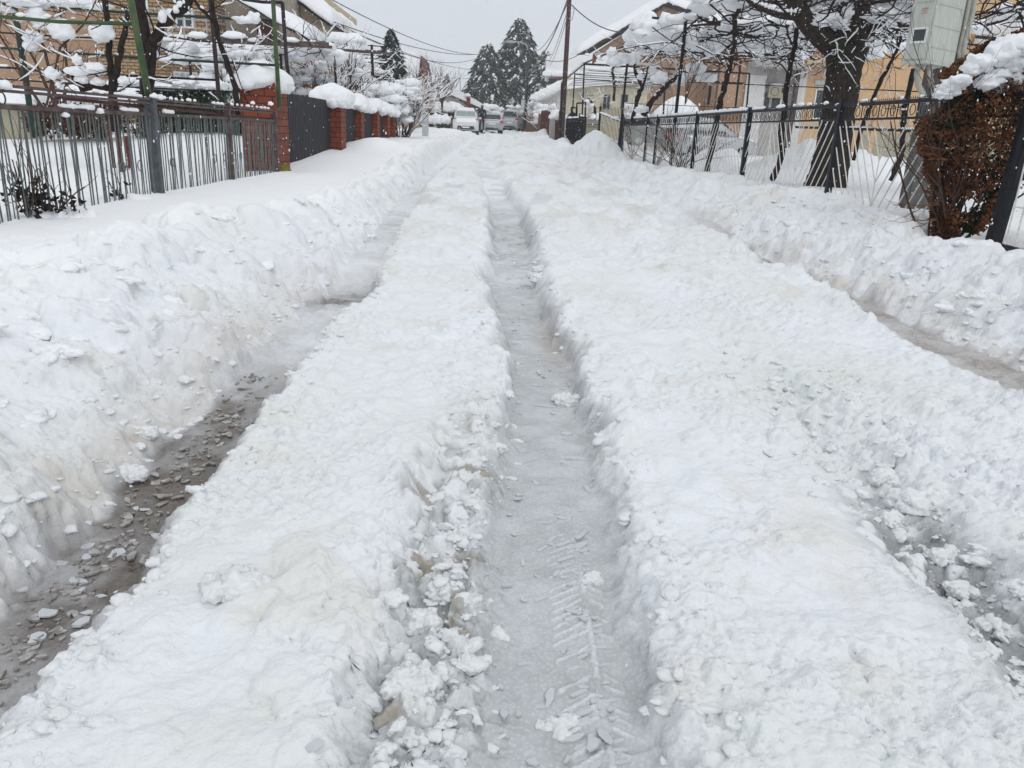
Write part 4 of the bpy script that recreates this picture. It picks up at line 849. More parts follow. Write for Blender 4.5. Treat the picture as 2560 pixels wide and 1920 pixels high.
# ---- cars
def car(label, c, ang, L=4.1, W=1.72, Hh=1.46, paint=CARS_, snow=0, rear=True, name='parked_car', box=False, lamp=True, sink=0.):
    t = thing(name, label, 'car', c); co, si = math.cos(ang), math.sin(ang); c = V3(c)-V3((0, 0, sink))
    def T(x, y, z): return c+V3((x*co-y*si, x*si+y*co, z))       # y runs along the car, y=0 at the tail (rear=True) nearest the viewer
    def loft(secs, name, mt, par=t, sm_=True):
        m = MB(); n = 12; v = []
        for (y, w_, z0, z1, ws) in secs:                          # rounded section: half widths at bottom w_, top ws
            pr = [(-w_, z0+.08), (-w_*.96, z0), (w_*.96, z0), (w_, z0+.08), (w_*1.0, z0+(z1-z0)*.5), (w_*.97, z0+(z1-z0)*.8), (ws, z1-.03), (ws*.9, z1), (-ws*.9, z1), (-ws, z1-.03), (-w_*.97, z0+(z1-z0)*.8), (-w_, z0+(z1-z0)*.5)]
            v += [T(a, y, b) for a, b in pr]
        f = [(i*n+k, i*n+(k+1) % n, (i+1)*n+(k+1) % n, (i+1)*n+k) for i in range(len(secs)-1) for k in range(n)]
        f += [tuple(range(n-1, -1, -1)), tuple((len(secs)-1)*n+k for k in range(n))]; m.add(v, f); return m.build(name, mt, par, sm_)
    h = W/2; B = .92*Hh/1.46
    loft([(0, h*.86, .34, .80, h*.84), (.05, h*.95, .27, B, h*.9), (.5, h, .22, B+.02, h*.95), (L*.45, h, .2, B, h*.95), (L*.72, h, .22, B-.04, h*.93), (L-.35, h*.97, .25, B-.14, h*.88), (L-.05, h*.88, .32, B-.26, h*.8), (L, h*.78, .36, .6, h*.74)], 'body', paint)
    r0 = .10 if not box else .06; wr = h*.70
    loft([(r0, h*.90, B-.05, B+.03, h*.86), (r0+(.14 if not box else .05), h*.88, B-.02, B+.30, h*.80), (r0+(.34 if not box else .12), h*.86, B, Hh-.04, wr), (L*.35, h*.86, B, Hh, wr), (L*.52, h*.86, B, Hh-.03, wr), (L*.66, h*.86, B-.02, B+.25, h*.80), (L*.75, h*.86, B-.06, B+.0, h*.84)], 'cabin', paint)
    g = MB()                                                      # glass: rear, front, sides a few mm proud
    def quad(p): g.add(p, [(0, 1, 2, 3)])
    e = .012; y1 = r0+(.15 if not box else .055); y2 = r0+(.31 if not box else .11)
    g.prism([T(-h*.76, r0-.01, B+.10), T(h*.76, r0-.01, B+.10), T(h*.68, y2-e-.09, Hh-.12), T(-h*.68, y2-e-.09, Hh-.12)], T(0, .012, 0)-T(0, 0, 0)); g.build('rear_window', GLASS, t)
    g = MB(); g.prism([T(-h*.78, L*.735+e, B+.0), T(h*.78, L*.735+e, B+.0), T(h*.68, L*.56+e+.02, Hh-.08), T(-h*.68, L*.56+e+.02, Hh-.08)], T(0, .01, .012)-T(0, 0, 0)); g.build('windscreen', mat('frosted_glass', (.25, .33, .32), .3, .1, 4) if snow and not rear else GLASS, t)
    for s_ in (-1, 1):
        for ya, yb in ((L*.14, L*.34), (L*.36, L*.56)):
            g = MB(); g.prism([T(s_*h*.885, ya, B+.06), T(s_*h*.885, yb+(.12 if yb > L*.5 else 0), B+.06), T(s_*wr*1.09, yb-.05, Hh-.12), T(s_*wr*1.09, ya+.05, Hh-.12)], T(s_*.012, 0, 0)-T(0, 0, 0)); g.build('side_window', GLASS, t)
        for yy in (L*.19, L*.81):
            m = MB(); k = 16; a = [T(s_*(h-.19), yy+.31*math.cos(2*math.pi*i/k), .31+.31*math.sin(2*math.pi*i/k)) for i in range(k)]; m.prism(a, T(s_*.2, 0, 0)-T(0, 0, 0)); wh = m.build('wheel', TYRE, t)
            m = MB(); a = [T(s_*(h+.005), yy+.19*math.cos(2*math.pi*i/k), .31+.19*math.sin(2*math.pi*i/k)) for i in range(k)]; m.prism(a, T(s_*.014, 0, 0)-T(0, 0, 0)); m.build('rim', SHUT, wh)
        m = MB(); yl = 0 if rear or True else L
        m.blob(T(s_*h*.80, .045, B-.10), (.19, .07, .10), amp=.03, flat=1); m.build('tail_light', LAMPR, t, True)
        m = MB(); m.blob(T(s_*h*.72, L-.1, .66), (.18, .1, .08), amp=.03, flat=1); m.build('headlight', WHITEP, t, True)
        m = MB(); m.blob(T(s_*(h+.1), L*.6, B+.1), (.1, .06, .08), amp=.03, flat=1); m.build('wing_mirror', paint, t, True)
    m = MB(); m.prism([T(-.26, -.012, .62), T(.26, -.012, .62), T(.26, -.012, .73), T(-.26, -.012, .73)], T(0, .01, 0)-T(0, 0, 0)); m.build('number_plate', WHITEP, t)
    m = MB(); m.prism([T(-h*.6, .0, .26), T(h*.6, .0, .26), T(h*.55, .0, .42), T(-h*.55, .0, .42)], T(0, .05, 0)-T(0, 0, 0)); m.build('bumper_insert', DARKP, t)
    m = MB(); m.prism([T(-h*.66, L-.045, .33), T(h*.66, L-.045, .33), T(h*.6, L-.06, .56), T(-h*.6, L-.06, .56)], T(0, .06, 0)-T(0, 0, 0)); m.build('grille', DARKP, t)
    m = MB(); m.prism([T(-.25, L+.012, .42), T(.25, L+.012, .42), T(.25, L+.012, .52), T(-.25, L+.012, .52)], T(0, .012, 0)-T(0, 0, 0)); m.build('number_plate', WHITEP, t)
    if snow:
        s = MB(); snow_slab(s, T(-wr, .4, Hh-.02), T(wr, .4, Hh-.02), T(wr, L*.53, Hh-.03), T(-wr, L*.53, Hh-.03), snow, 16, 16, .25)
        snow_slab(s, T(-h*.8, L*.74, B-.05), T(h*.8, L*.74, B-.05), T(h*.74, L-.12, B-.22), T(-h*.74, L-.12, B-.22), snow*.6, 12, 12, .3); s.build('snow', SNOW, t, True)
    return t
zz = Z(1230, 331, 62)
car('silver hatchback driving away up the street with its red tail lights towards the viewer', (X(1230, 62), 62, zz-.05), .07, name='silver_car')
Yw = 56; zz = Z(1155, 331, Yw)
t = car('white estate car under snow parked facing the viewer on the left of the street', (X(1153, Yw)+.05, Yw+4.4, zz-.12), math.pi+.06, L=4.4, W=1.86, Hh=1.62, paint=CARW, snow=.22, rear=False, name='snowy_car')
car('silver van parked beyond the silver hatchback on the right', (X(1273, 76), 76, Z(1270, 326, 76)), -.25, L=4.3, W=1.72, Hh=1.8, box=True, name='van')
car('pale car mostly hidden between the white estate car and the person', (X(1197, 80), 80, Z(1200, 326, 80)), .05, paint=CARW, name='distant_car', Hh=1.5)
# ---- the person
b = P(1204, 322, 60.5); b[2] = Z(1204, 325, 60.5); t = thing('person', 'person in dark winter clothes walking away between the two nearest cars', 'person', b)
S = {'hip': (0, 0, .95), 'ch': (0, .02, 1.25), 'nk': (0, .0, 1.48), 'hd': (0, .02, 1.60), 'ht': (0, .03, 1.72), 'ls': (-.19, 0, 1.42), 'le': (-.26, -.04, 1.14), 'lw': (-.22, .12, .93), 'lh': (-.20, .18, .86), 'rs': (.19, 0, 1.42), 're': (.27, -.03, 1.14), 'rw': (.25, .08, .90), 'rh': (.24, .12, .82),
     'lk': (-.11, .05, .5), 'la': (-.12, -.06, .08), 'lt': (-.12, .14, .04), 'rk': (.11, .12, .52), 'ra': (.12, .1, .08), 'rt': (.12, .3, .05), 'lp': (-.1, 0, .9), 'rp': (.1, 0, .9)}
RR = {'hip': .16, 'ch': .17, 'nk': .075, 'hd': .10, 'ht': .085, 'ls': .085, 'le': .06, 'lw': .045, 'lh': .04, 'rs': .085, 're': .06, 'rw': .045, 'rh': .04, 'lk': .075, 'la': .055, 'lt': .045, 'rk': .075, 'ra': .055, 'rt': .045, 'lp': .11, 'rp': .11}
E_ = [('hip', 'ch'), ('ch', 'nk'), ('nk', 'hd'), ('hd', 'ht'), ('ch', 'ls'), ('ls', 'le'), ('le', 'lw'), ('lw', 'lh'), ('ch', 'rs'), ('rs', 're'), ('re', 'rw'), ('rw', 'rh'), ('hip', 'lp'), ('lp', 'lk'), ('lk', 'la'), ('la', 'lt'), ('hip', 'rp'), ('rp', 'rk'), ('rk', 'ra'), ('ra', 'rt')]
K = list(S); me = bpy.data.meshes.new('body'); me.from_pydata([S[k] for k in K], [(K.index(a), K.index(b_)) for a, b_ in E_], []); o = bpy.data.objects.new('body', me); COL.objects.link(o); o.parent = t
o.modifiers.new('skin', 'SKIN'); o.modifiers.new('sub', 'SUBSURF').levels = 2; o.modifiers['sub'].render_levels = 2
bm = bmesh.new(); bm.from_mesh(me); ly = bm.verts.layers.skin.verify(); bm.verts.ensure_lookup_table()
for v in bm.verts: v[ly].radius = (RR[K[v.index]],)*2; v[ly].use_root = v.index == 0
bm.to_mesh(me); bm.free(); me.materials.append(CLOTH)
m = MB(); m.blob((b[0], b[1]+.0, b[2]+1.66), (.105, .12, .11), amp=.05, flat=.9); m.build('hair', BARK, t, True)
# ================================================================== RIGHT SIDE
def bridge(label, name, cat, x0, x1, y, z0, z1, mt, sp=.11, th=.03, w=.07): 
    t = thing(name, label, cat, ((x0+x1)/2, y, z0)); m = MB(); x = x0
    while x < x1: m.span(x, x+w, y, y+th, z0-.1, z1+random.uniform(-.04, .04)); x += sp
    m.build('boards', mt, t); m = MB(); m.span(x0, x1, y+th+.002, y+th+.05, z1-.35, z1-.28); m.build('rail', mt, t); return t
def street_fence(label, name, cat, pa, pb, Ya, Yb, h, mt, sp=.16, w=.08, zt=None, pt=True):
    a = P(*pa, Ya); b = P(*pb, Yb); t = thing(name, label, cat, a); m = MB(); L = np.linalg.norm(b-a); n = int(L/sp)
    for i in range(n+1):
        p = a+(b-a)*i/n; hh = h+random.uniform(-.06, .06); m.bar(p-V3((0, 0, .3)), p+V3((0, 0, hh)), w, .025)
        if pt: m.bar(p+V3((0, 0, hh)), p+V3((0, 0, hh+.07)), w*.4, .02)
    m.build('boards', mt, t); m = MB()
    for z in (.3, .8): m.bar(a+V3((.03, 0, h*z)), b+V3((.03, 0, h*z)), .03, .06)
    m.build('rail', mt, t); return t
street_fence('brown picket fence far up on the right side of the street', 'picket_fence', 'fence', (1352, 333), (1306, 322), 60, 80, 1.3, FWOOD, sp=.28, w=.12)
street_fence('maroon board fence between the brown pickets and the concrete post', 'board_fence', 'fence', (1372, 337), (1352, 331), 55, 60, 1.45, MAROON, sp=.14, w=.12)
street_fence('maroon board panel right of the concrete post', 'board_fence', 'fence', (1403, 345), (1388, 342), 46, 50, 1.45, MAROON, sp=.14, w=.12)
t = thing('red_machine', 'small red machine in the snow at the end of the brown pickets', 'machine', P(1297, 322, 79)); m = MB(); m.blob(P(1296, 314, 79), (.55, .4, .35), amp=.4, flat=1); m.box(P(1303, 318, 79), (.4, .3, .7)); m.build('body', REDP, t)
m = MB(); m.tube([P(1290, 312, 79), P(1285, 305, 79)], .04, 5); m.build('handle', REDP, t); s = MB(); s.blob(P(1297, 307, 79), (.4, .3, .15)); s.build('snow', SNOW, t, True)
a = P(1373, 344, 48); b = P(1388, 294, 48); t = thing('concrete_post', 'square concrete gatepost with a round snow hat before the black gate', 'post', a); m = MB(); m.span(a[0], b[0], 48, 48.4, a[2]-.2, b[2]); m.build('shaft', CONC, t)
s = MB(); s.blob(((a[0]+b[0])/2+.25, 48.2, b[2]), (.48, .45, .42), amp=.15, sub=3); s.blob(((a[0]+b[0])/2+.9, 48.2, b[2]-.15), (.45, .45, .35), amp=.2, sub=3); s.build('snow', SNOW, t, True)
snowbush('dark hedge bush with snow tuft behind the maroon boards', 1352, 285, 330, 63, 1.2, 10, 1., blobs=14, bl=.4, mt=DEAD)
t = thing('thin_dark_pole', 'thin dark pole standing just left of the utility pole foot', 'pole', P(1400, 343, 41)); m = MB(); m.tube([P(1400, 346, 41), P(1405, 207, 41)], .06, 7); m.build('shaft', BLACK, t, True)
# ---- black double gate
Y = 38; zb = Z(1435, 372, Y); t = thing('black_gate', 'tall black slatted double gate beside the utility pole', 'gate', (X(1435, Y), Y, zb))
for k, (p0, p1, y0, y1, pt) in enumerate((((1412, 364), (1441, 372), 38.6, 37.4, 296), ((1443, 372), (1461, 360), 37.4, 39.8, 290))):
    A_ = P(*p0, y0); B_ = P(*p1, y1); m = MB(); n = 17 if k == 0 else 12; zt = Z(p0[0], pt, y0)
    for i in range(n+1):
        p = A_+(B_-A_)*i/n; u = i/n; top = zt+(.28*math.sin(math.pi*u)**.7 if k == 0 else .12)
        m.bar((p[0], p[1], zb-.3), (p[0], p[1], top), .05, .02)
    lf = m.build('gate_leaf', BLACK, t); m = MB(); m.bar((A_[0], A_[1], zt-.1), (B_[0], B_[1], zt-.1), .05, .09); m.bar((A_[0], A_[1], zb+.2), (B_[0], B_[1], zb+.2), .05, .07); m.build('rail', BLACK, lf)
    s = MB(); s.snowtube((A_[0], A_[1], zt+.02), (B_[0], B_[1], zt+.05), .06); s.build('snow', SNOW, lf, True)
m = MB()
for a, b in (((1427, 300), (1429, 268)), ((1429, 268), (1441, 270)), ((1441, 270), (1441, 300)), ((1442, 258), (1442, 355)), ((1464, 257), (1460, 362)), ((1442, 258), (1466, 257))): m.bar(P(*a, 38.2), P(*b, 38.2), .07, .07)
m.build('frame', BLACK, t)
# black corner railing with spear points
t = thing('spear_railing', 'short black spear topped railing behind the snow pile at the fence corner', 'railing', P(1525, 330, 31)); m = MB(); A_ = P(1497, 322, 36); B_ = P(1552, 352, 30.2); n = 17
for i in range(n+1):
    p = A_+(B_-A_)*i/n; m.tube([p-V3((0, 0, .5)), p+V3((0, 0, 1.05)), p+V3((0, 0, 1.14))], [.010, .010, .002], 4)
m.build('spears', BLACK, t); m = MB(); m.bar(A_+V3((0, 0, .65)), B_+V3((0, 0, .65)), .03, .05); m.build('rail', BLACK, t); m = MB()
for p in (A_, B_): MB().bar(p-V3((0, 0, .6)), p+V3((0, 0, .95)), .08, .08).build('post', BLACK, t)
s = MB(); s.snowtube(A_+V3((0, 0, .68)), B_+V3((0, 0, .68)), .055, fill=.8); s.build('snow', SNOW, t, True)
t = thing('iron_fence', 'low ornamental iron fence in front of the cream house', 'fence', P(1480, 330, 44)); m = MB()
for i in range(26):
    p = P(1464+i*1.35, 300, 44); q = P(1464+i*1.35, 334, 44); m.bar(p, q, .015, .015)
for yy in (299, 311, 317, 333): m.bar(P(1463, yy, 44), P(1499, yy+1, 44), .03, .03)
m.build('bars', BLACK, t)
# ---- near black fence with chevron wire panels
PF = [(11.5, 4.83, .40), (15.4, 4.72, .42), (19.1, 4.62, .42), (23.3, 4.5, .42), (24.7, 4.47, .42), (28.7, 4.40, .40)]
def fxx(y): return np.interp(y, [7.4, 11.5, 28.7], [4.95, 4.83, 4.40])
TOP = 1.83
t = thing('chevron_fence', 'black fence with ring band and pale chevron wires along the right pavement', 'fence', (4.7, 18, .4))
def fz(y): return 0.0
for i, (y, _, zb) in enumerate(PF):
    m = MB(); x = fxx(y); m.span(x-.04, x+.04, y-.04, y+.04, zb-.3, TOP+.05); m.build('post', BLACK, t); 
Ya, Yb = 7.6, 28.7
def rail(z, w, h, name, dx=0):
    m = MB(); m.bar((fxx(Ya)+dx, Ya, z), (fxx(11.5)+dx, 11.5, z), w, h); m.bar((fxx(11.5)+dx, 11.5, z), (fxx(Yb)+dx, Yb, z), w, h); m.build(name, BLACK, t)
rail(TOP-.03, .045, .045, 'top_rail'); rail(TOP-.22, .03, .028, 'lower_rail')
m = MB(); y = Ya
while y < Yb:
    x = fxx(y); m.add([(x-.01, y, TOP), (x+.01, y, TOP), (x, y+.022, TOP), (x, y+.011, TOP+.03)], [(0, 1, 3), (1, 2, 3), (2, 0, 3)]); y += .05
m.build('tooth_strip', BLACK, t)
m = MB(); m2 = MB(); y = Ya+.06; k = 0
while y < Yb-.05:
    x = fxx(y); 
    if k % 2: m.ring((x, y, TOP-.125), .062, .006, 'x', 12)
    else: m2.bar((x, y, TOP-.21), (x, y, TOP-.05), .011, .011)
    y += .115; k += 1
m.build('ring_band', BLACK, t); m2.build('band_bars', BLACK, t)
ZB, ZT = .10, TOP-.235
bnds = [8.85, 11.5, 14.15, 16.8, 19.45, 22.1, 24.75, 27.4, 28.7]
for k, (a, b) in enumerate(zip(bnds[:-1], bnds[1:])):
    m = MB(); mid = (a+b)/2; x0 = lambda yy: fxx(yy)-.004
    H = ZT-ZB; sl = .7
    for side in (0, 1):
        c0 = a+.03 if side == 0 else b-.03; c1 = mid; sg = 1 if side == 0 else -1
        z = ZB-.4
        # wires fall outwards from each boundary towards the middle of the panel
        off = -sl*H*0
        s0 = -(H/ (1/sl))
        tt_ = np.arange(-H*sl, abs(c1-c0), .20 if k < 5 else .15)
        for u in tt_:
            # line: starts at top (z=ZT) at distance u from boundary, runs down to distance u+H*sl; clipped to [0, half width]
            ua, za = u, ZT; ub, zb2 = u+H*sl, ZB; W_ = abs(c1-c0)
            if ub <= 0: continue
            if ua < 0: za = ZT-(0-ua)/sl; ua = 0
            if ub > W_: zb2 = ZT-(W_-u)/sl; ub = W_
            if ub-ua < .02: continue
            p = (x0(c0+sg*ua), c0+sg*ua, za); q = (x0(c0+sg*ub), c0+sg*ub, zb2)
            m.bar(p, q, .012, .012)
    m.bar((x0(mid), mid, ZB), (x0(mid), mid, ZT), .008, .008)
    if k in (1,): m.bar((x0(b)-.0, b, ZB-.2), (x0(b), b, ZT), .022, .022)
    m.build('wire_panel', WIRE, t)
s = MB()
for a, b, f_, r in ((15.6, 28.6, 1, .045), (13.6, 15.3, .75, .033), (12.0, 13.4, .4, .03), (9.0, 11.3, .35, .022), (7.8, 9.0, .5, .025)): s.snowtube((fxx(a), a, TOP+.01), (fxx(b), b, TOP+.01), r, step=r*1.1, fill=f_)
for px, py, r in ((2075, 262, .03), (2125, 262, .035), (2070, 275, .02), (2300, 242, .05), (2222, 246, .03), (1945, 268, .06), (1990, 262, .05), (1560, 297, .1)):
    yy = 2023*4.75/(px-1250); s.blob((fxx(yy), yy, Z(px, py, yy)), r, amp=.45)
s.build('snow', SNOW, t, True)
# ---- gate at the right edge
gx = 4.98; t = thing('wire_gate', 'dark steel gate with pale wire grid at the right edge', 'gate', (gx, 6.2, .3)); m = MB()
A_ = P(2458, 648, 7.55); x_, y_ = A_[0], 7.55
q_ = P(2572, 262, 7.6); q2 = q_+(q_-A_)*.4; m.bar(A_-V3((0, 0, .3)), q2, .065, .07); m.bar(A_-V3((.02, .15, .3)), q2-V3((.02, .15, 0)), .055, .06); m.build('post', BLACK, t); m = MB()
m.bar((x_-.03, y_-.14, .42), (x_-.3, 4.3, .42), .035, .05); m.bar((x_-.03, y_-.14, .16), (x_-.3, 4.3, .16), .035, .05); m.bar((x_-.03, y_-.14, 1.9), (x_-.3, 4.3, 1.9), .035, .05); m.build('frame', BLACK, t); m = MB()
for i in range(18):
    yy = y_-.35-i*.16; xx = np.interp(yy, [4.3, y_-.14], [x_-.3, x_-.03]); m.bar((xx, yy, .43), (xx, yy, 1.88), .011, .011)
for i in range(8):
    zz = .62+i*.17; 
    for j in range(9):
        if (i+j) % 2: ya = y_-.35-j*.32; m.bar((np.interp(ya, [4.3, y_], [x_-.3, x_]), ya, zz), (np.interp(ya-.32, [4.3, y_], [x_-.3, x_]), ya-.32, zz), .011, .011)
m.build('wire_grid', WIRE, t)
# ---- rust coloured thuja
bx, by, bz = P(2400, 600, 8.1); t = thing('thuja_bush', 'rust brown and dark green thuja bush with pads of snow beside the right gate', 'bush', (bx, by, bz))
m = MB(); g = MB(); st = MB(); s = MB()
def prof(z):  # half width by height
    return np.interp(z, [-.2, .0, .4, .8, 1.3, 1.7, 1.95, 2.1], [.13, .18, .34, .58, .76, .74, .52, .1])
def lean(z): return np.interp(z, [0, 1, 2.1], [.02, .24, .50])
ctr = lambda z: (bx+lean(z)+.05, by+.25)
for i in range(36000):
    z = random.random()**.85*2.15; R_ = prof(z); a = random.uniform(0, 6.283)
    k = (.5+.5*random.random()**.35); k *= 1+.42*mnoise.noise(Vector((math.cos(a)*1.8, math.sin(a)*1.8, z*2.6)))
    cx_, cy_ = ctr(z); p = V3((cx_+math.cos(a)*R_*k, cy_+math.sin(a)*R_*k*.85, bz+z))
    gp = mnoise.noise(Vector(p*6)); 
    if gp < (-.04 if z < .6 else -.2 if z < 1 else -.34): continue
    d = V3((math.cos(a)+random.gauss(0, .6), math.sin(a)+random.gauss(0, .6), random.gauss(0, .6))); d /= np.linalg.norm(d); q = np.cross(d, V3((random.gauss(0, 1), random.gauss(0, 1), random.gauss(0, 1)))); q /= np.linalg.norm(q)
    sz = random.uniform(.025, .06); tgt = g if mnoise.noise(Vector(p*2.4+V3((9, 0, 0))))+.8*(.82-k)+(-.3 if k > .85 else .15) > -.10 else m
    cv = np.cross(d, q)*sz*.25
    tgt.add([p, p+d*sz*.5+q*sz*.4+cv, p+d*sz, p+d*sz*.5-q*sz*.4+cv], [(0, 1, 2), (0, 2, 3)])
for _ in range(26): twigs(st, None, (bx+random.uniform(-.12, .12), by+.25+random.uniform(-.1, .1), bz-.2), (random.uniform(-.45, .6), random.uniform(-.3, .3), 1), 1.7*random.uniform(.6, 1), .014, 2, .5)
for _ in range(7): twigs(m, None, (bx-.3, by, bz+random.uniform(.1, .9)), (-1, random.uniform(-.4, .2), random.uniform(-.2, .1)), .45, .006, 1, .5)
for px, py, r in ((2510, 122, (.22, .2, .15)), (2535, 110, (.2, .2, .13)), (2532, 160, (.14, .14, .08)), (2455, 150, (.17, .15, .10)), (2435, 165, (.13, .12, .07)), (2385, 205, (.16, .14, .075)), (2372, 215, (.14, .12, .06)), (2405, 195, (.14, .12, .06)), (2475, 195, (.17, .14, .09)), (2500, 180, (.16, .14, .07)),
                  (2520, 205, (.22, .16, .10)), (2545, 190, (.16, .14, .08)), (2460, 205, (.12, .1, .05)), (2360, 232, (.12, .1, .05)), (2385, 228, (.09, .1, .04)), (2500, 215, (.12, .1, .06)), (2552, 150, (.11, .12, .08))):
    s.blob(P(px, py, by-.08-.1*(py < 200))+V3((0, 0, -r[2]*.4)), (r[0]*.72, r[1]*.8, r[2]*1.0), amp=.45, sub=3, freq=2.2, flat=.8)
m.build('rusty_foliage', THUJA, t); g.build('green_foliage', THUJA2, t); st.build('stems', TWIG, t); s.build('snow', SNOW, t, True)
# ---- meter cabinet on its pole
Y = 12.6; b = P(2290, 508, Y); t = thing('concrete_pole', 'thick dark concrete electricity pole behind the thuja bush', 'pole', b); m = MB(); m.box((b[0]+.09, Y+.2, b[2]+1.9), (.38, .34, 4.6)); m.build('shaft', DCONC, t); m = MB(); m.box((b[0]+.09, Y+.2, Z(2440, 130, Y)), (.40, .36, .05)); m.build('steel_band', CONC, t)
# cabinet turned so that door and side both show
t = thing('meter_cabinet', 'weathered grey electricity meter cabinet fixed high on the concrete pole', 'cabinet', (b[0]-.1, Y-.4, 2.3))
zb = Z(2330, 150, Y-.5); c0 = P(2313, 152, Y-.62); zb = c0[2]; c1 = P(2256, 161, Y-.36); c2 = P(2384, 160, Y-.15)
ux = c1-c0; ux[2] = 0; wx = np.linalg.norm(ux); ux /= wx; uy = c2-c0; uy[2] = 0; wy = np.linalg.norm(uy); uy /= wy; Hc = 1.35
c0 = V3((c0[0], c0[1], zb)); up = V3((0, 0, 1))
m = MB(); m.prism([c0, c0+ux*wx, c0+ux*wx+uy*wy, c0+uy*wy], up*Hc); m.build('body', CABIN, t)
def face(o, u, v, a0, a1, z0, z1, out, th, mt, name, par=None): 
    m = MB(); m.prism([o+u*a0+up*z0, o+u*a1+up*z0, o+u*a1+up*z1, o+u*a0+up*z1], v*th) if th else None
    q = m; return q.build(name, mt, par or t)
nx = -uy; ny = -ux                                  # outward normals of the two visible faces
dr = face(c0+nx*.001, ux, nx, .03*wx, .97*wx, .03, Hc, 0, .012, CABIN, 'door')
o_ = c0+nx*.014
for z0, z1 in ((.24, .455), (.79, 1.02)):
    m = MB(); A0, A1 = .10*wx, .80*wx; th = nx*.012; q = .03
    for a0, a1, y0, y1 in ((A0, A1, z0, z0+q), (A0, A1, z1-q, z1), (A0, A0+q, z0+q, z1-q), (A1-q, A1, z0+q, z1-q)): m.prism([o_+ux*a0+up*y0, o_+ux*a1+up*y0, o_+ux*a1+up*y1, o_+ux*a0+up*y1], th)
    fr = m.build('window_frame', WHITEP if z0 < .5 else CABIN, dr); m = MB(); m.prism([o_+ux*(A0+q)+up*(z0+q), o_+ux*(A1-q)+up*(z0+q), o_+ux*(A1-q)+up*(z1-q), o_+ux*(A0+q)+up*(z1-q)], nx*.004); m.build('window_pane', GLASS, dr)
m = MB(); m.prism([o_+ux*(.93*wx)+up*.45, o_+ux*(.96*wx)+up*.45, o_+ux*(.96*wx)+up*.75, o_+ux*(.93*wx)+up*.75], nx*.02); m.ring(c0+ux*wx*1.0+nx*.03+up*.6, .025, .006, 'y', 10); m.build('latch', CONC, dr)
for k, (txt, sz_) in enumerate((('PAŽNJA', .020), ('OPASNO', .014), ('PO ŽIVOT', .014))):
    cu = bpy.data.curves.new('warning_text', 'FONT'); cu.body = txt; cu.size = sz_*1.35; cu.extrude = .0006; cu.align_x = 'CENTER'
    o = bpy.data.objects.new('warning_text', cu); COL.objects.link(o); o.parent = dr; pos = c0+nx*.0165+ux*(.42*wx)+up*(.69-k*.028)-ORG[dr.name]
    ex = -ux; ez = nx; ey = np.cross(ez, ex); o.matrix_local = Matrix(((ex[0], ey[0], ez[0], pos[0]), (ex[1], ey[1], ez[1], pos[1]), (ex[2], ey[2], ez[2], pos[2]), (0, 0, 0, 1))); bpy.context.view_layer.update(); me_ = bpy.data.meshes.new_from_object(o.evaluated_get(bpy.context.evaluated_depsgraph_get())); ml = o.matrix_local.copy(); bpy.data.objects.remove(o); o = bpy.data.objects.new('warning_text', me_); COL.objects.link(o); o.parent = dr; o.matrix_local = ml; me_.materials.clear(); me_.materials.append(REDT)
m = MB()
for z0 in (.19, .47, .76, 1.05): m.prism([c0+ny*.001+uy*.01+up*z0, c0+ny*.001+uy*(wy-.01)+up*z0, c0+ny*.001+uy*(wy-.01)+up*(z0+.012), c0+ny*.001+uy*.01+up*(z0+.012)], ny*.008)
m.prism([c0+ny*.001+up*.0, c0+ny*.001+uy*.02+up*0, c0+ny*.001+uy*.02+up*Hc, c0+ny*.001+up*Hc], ny*.01)
m.build('side_ribs', CABIN, t)
m = MB(); m.prism([c0+nx*.02+ny*.02-up*.03, c0+ux*(wx+.02)+nx*.02-up*.03, c0+ux*(wx+.02)+uy*wy-up*.03, c0+uy*(wy+.02)+ny*.02-up*.03], up*.028); m.build('base_plate', CABIN, t)
def ribbed(pts, r, par, n=50):
    pts = [V3(p) for p in pts]; L = [0]
    for a, b_ in zip(pts[:-1], pts[1:]): L.append(L[-1]+np.linalg.norm(b_-a))
    q = []; rs = []
    for i in range(n*2):
        s_ = L[-1]*i/(n*2-1); k = min(len(pts)-2, int(np.searchsorted(L, s_, 'right')-1)); f = (s_-L[k])/(L[k+1]-L[k]); q.append(pts[k]*(1-f)+pts[k+1]*f); rs.append(r if i % 2 else r*.84)
    m = MB(); m.tube(q, rs, 10); return m.build('corrugated_pipe', PIPE, par, True)
Yc = Y-.35
ribbed([P(2298, 160, Yc), P(2292, 185, Yc), P(2296, 215, Yc), P(2308, 235, Yc), P(2318, 260, Yc)], .045, t, 28); ribbed([P(2325, 160, Yc), P(2323, 185, Yc), P(2328, 212, Yc), P(2334, 230, Yc), P(2336, 250, Yc)], .045, t, 28)
for px in (2298, 2327): m = MB(); m.tube([P(px+1, 158, Yc), P(px, 174, Yc)], .06, 10); m.build('gland', CONC, t, True)
Yd = Y-.12
ribbed([P(2431, -40, Yd), P(2420, 20, Yd), P(2405, 95, Yd), P(2397, 130, Yd), P(2404, 165, Yd), P(2412, 200, Yd)], .042, t, 60); ribbed([P(2441, -40, Yd-.03), P(2432, 30, Yd-.03), P(2413, 100, Yd-.03), P(2408, 130, Yd-.03), P(2416, 170, Yd-.03), P(2425, 200, Yd-.03)], .042, t, 60)
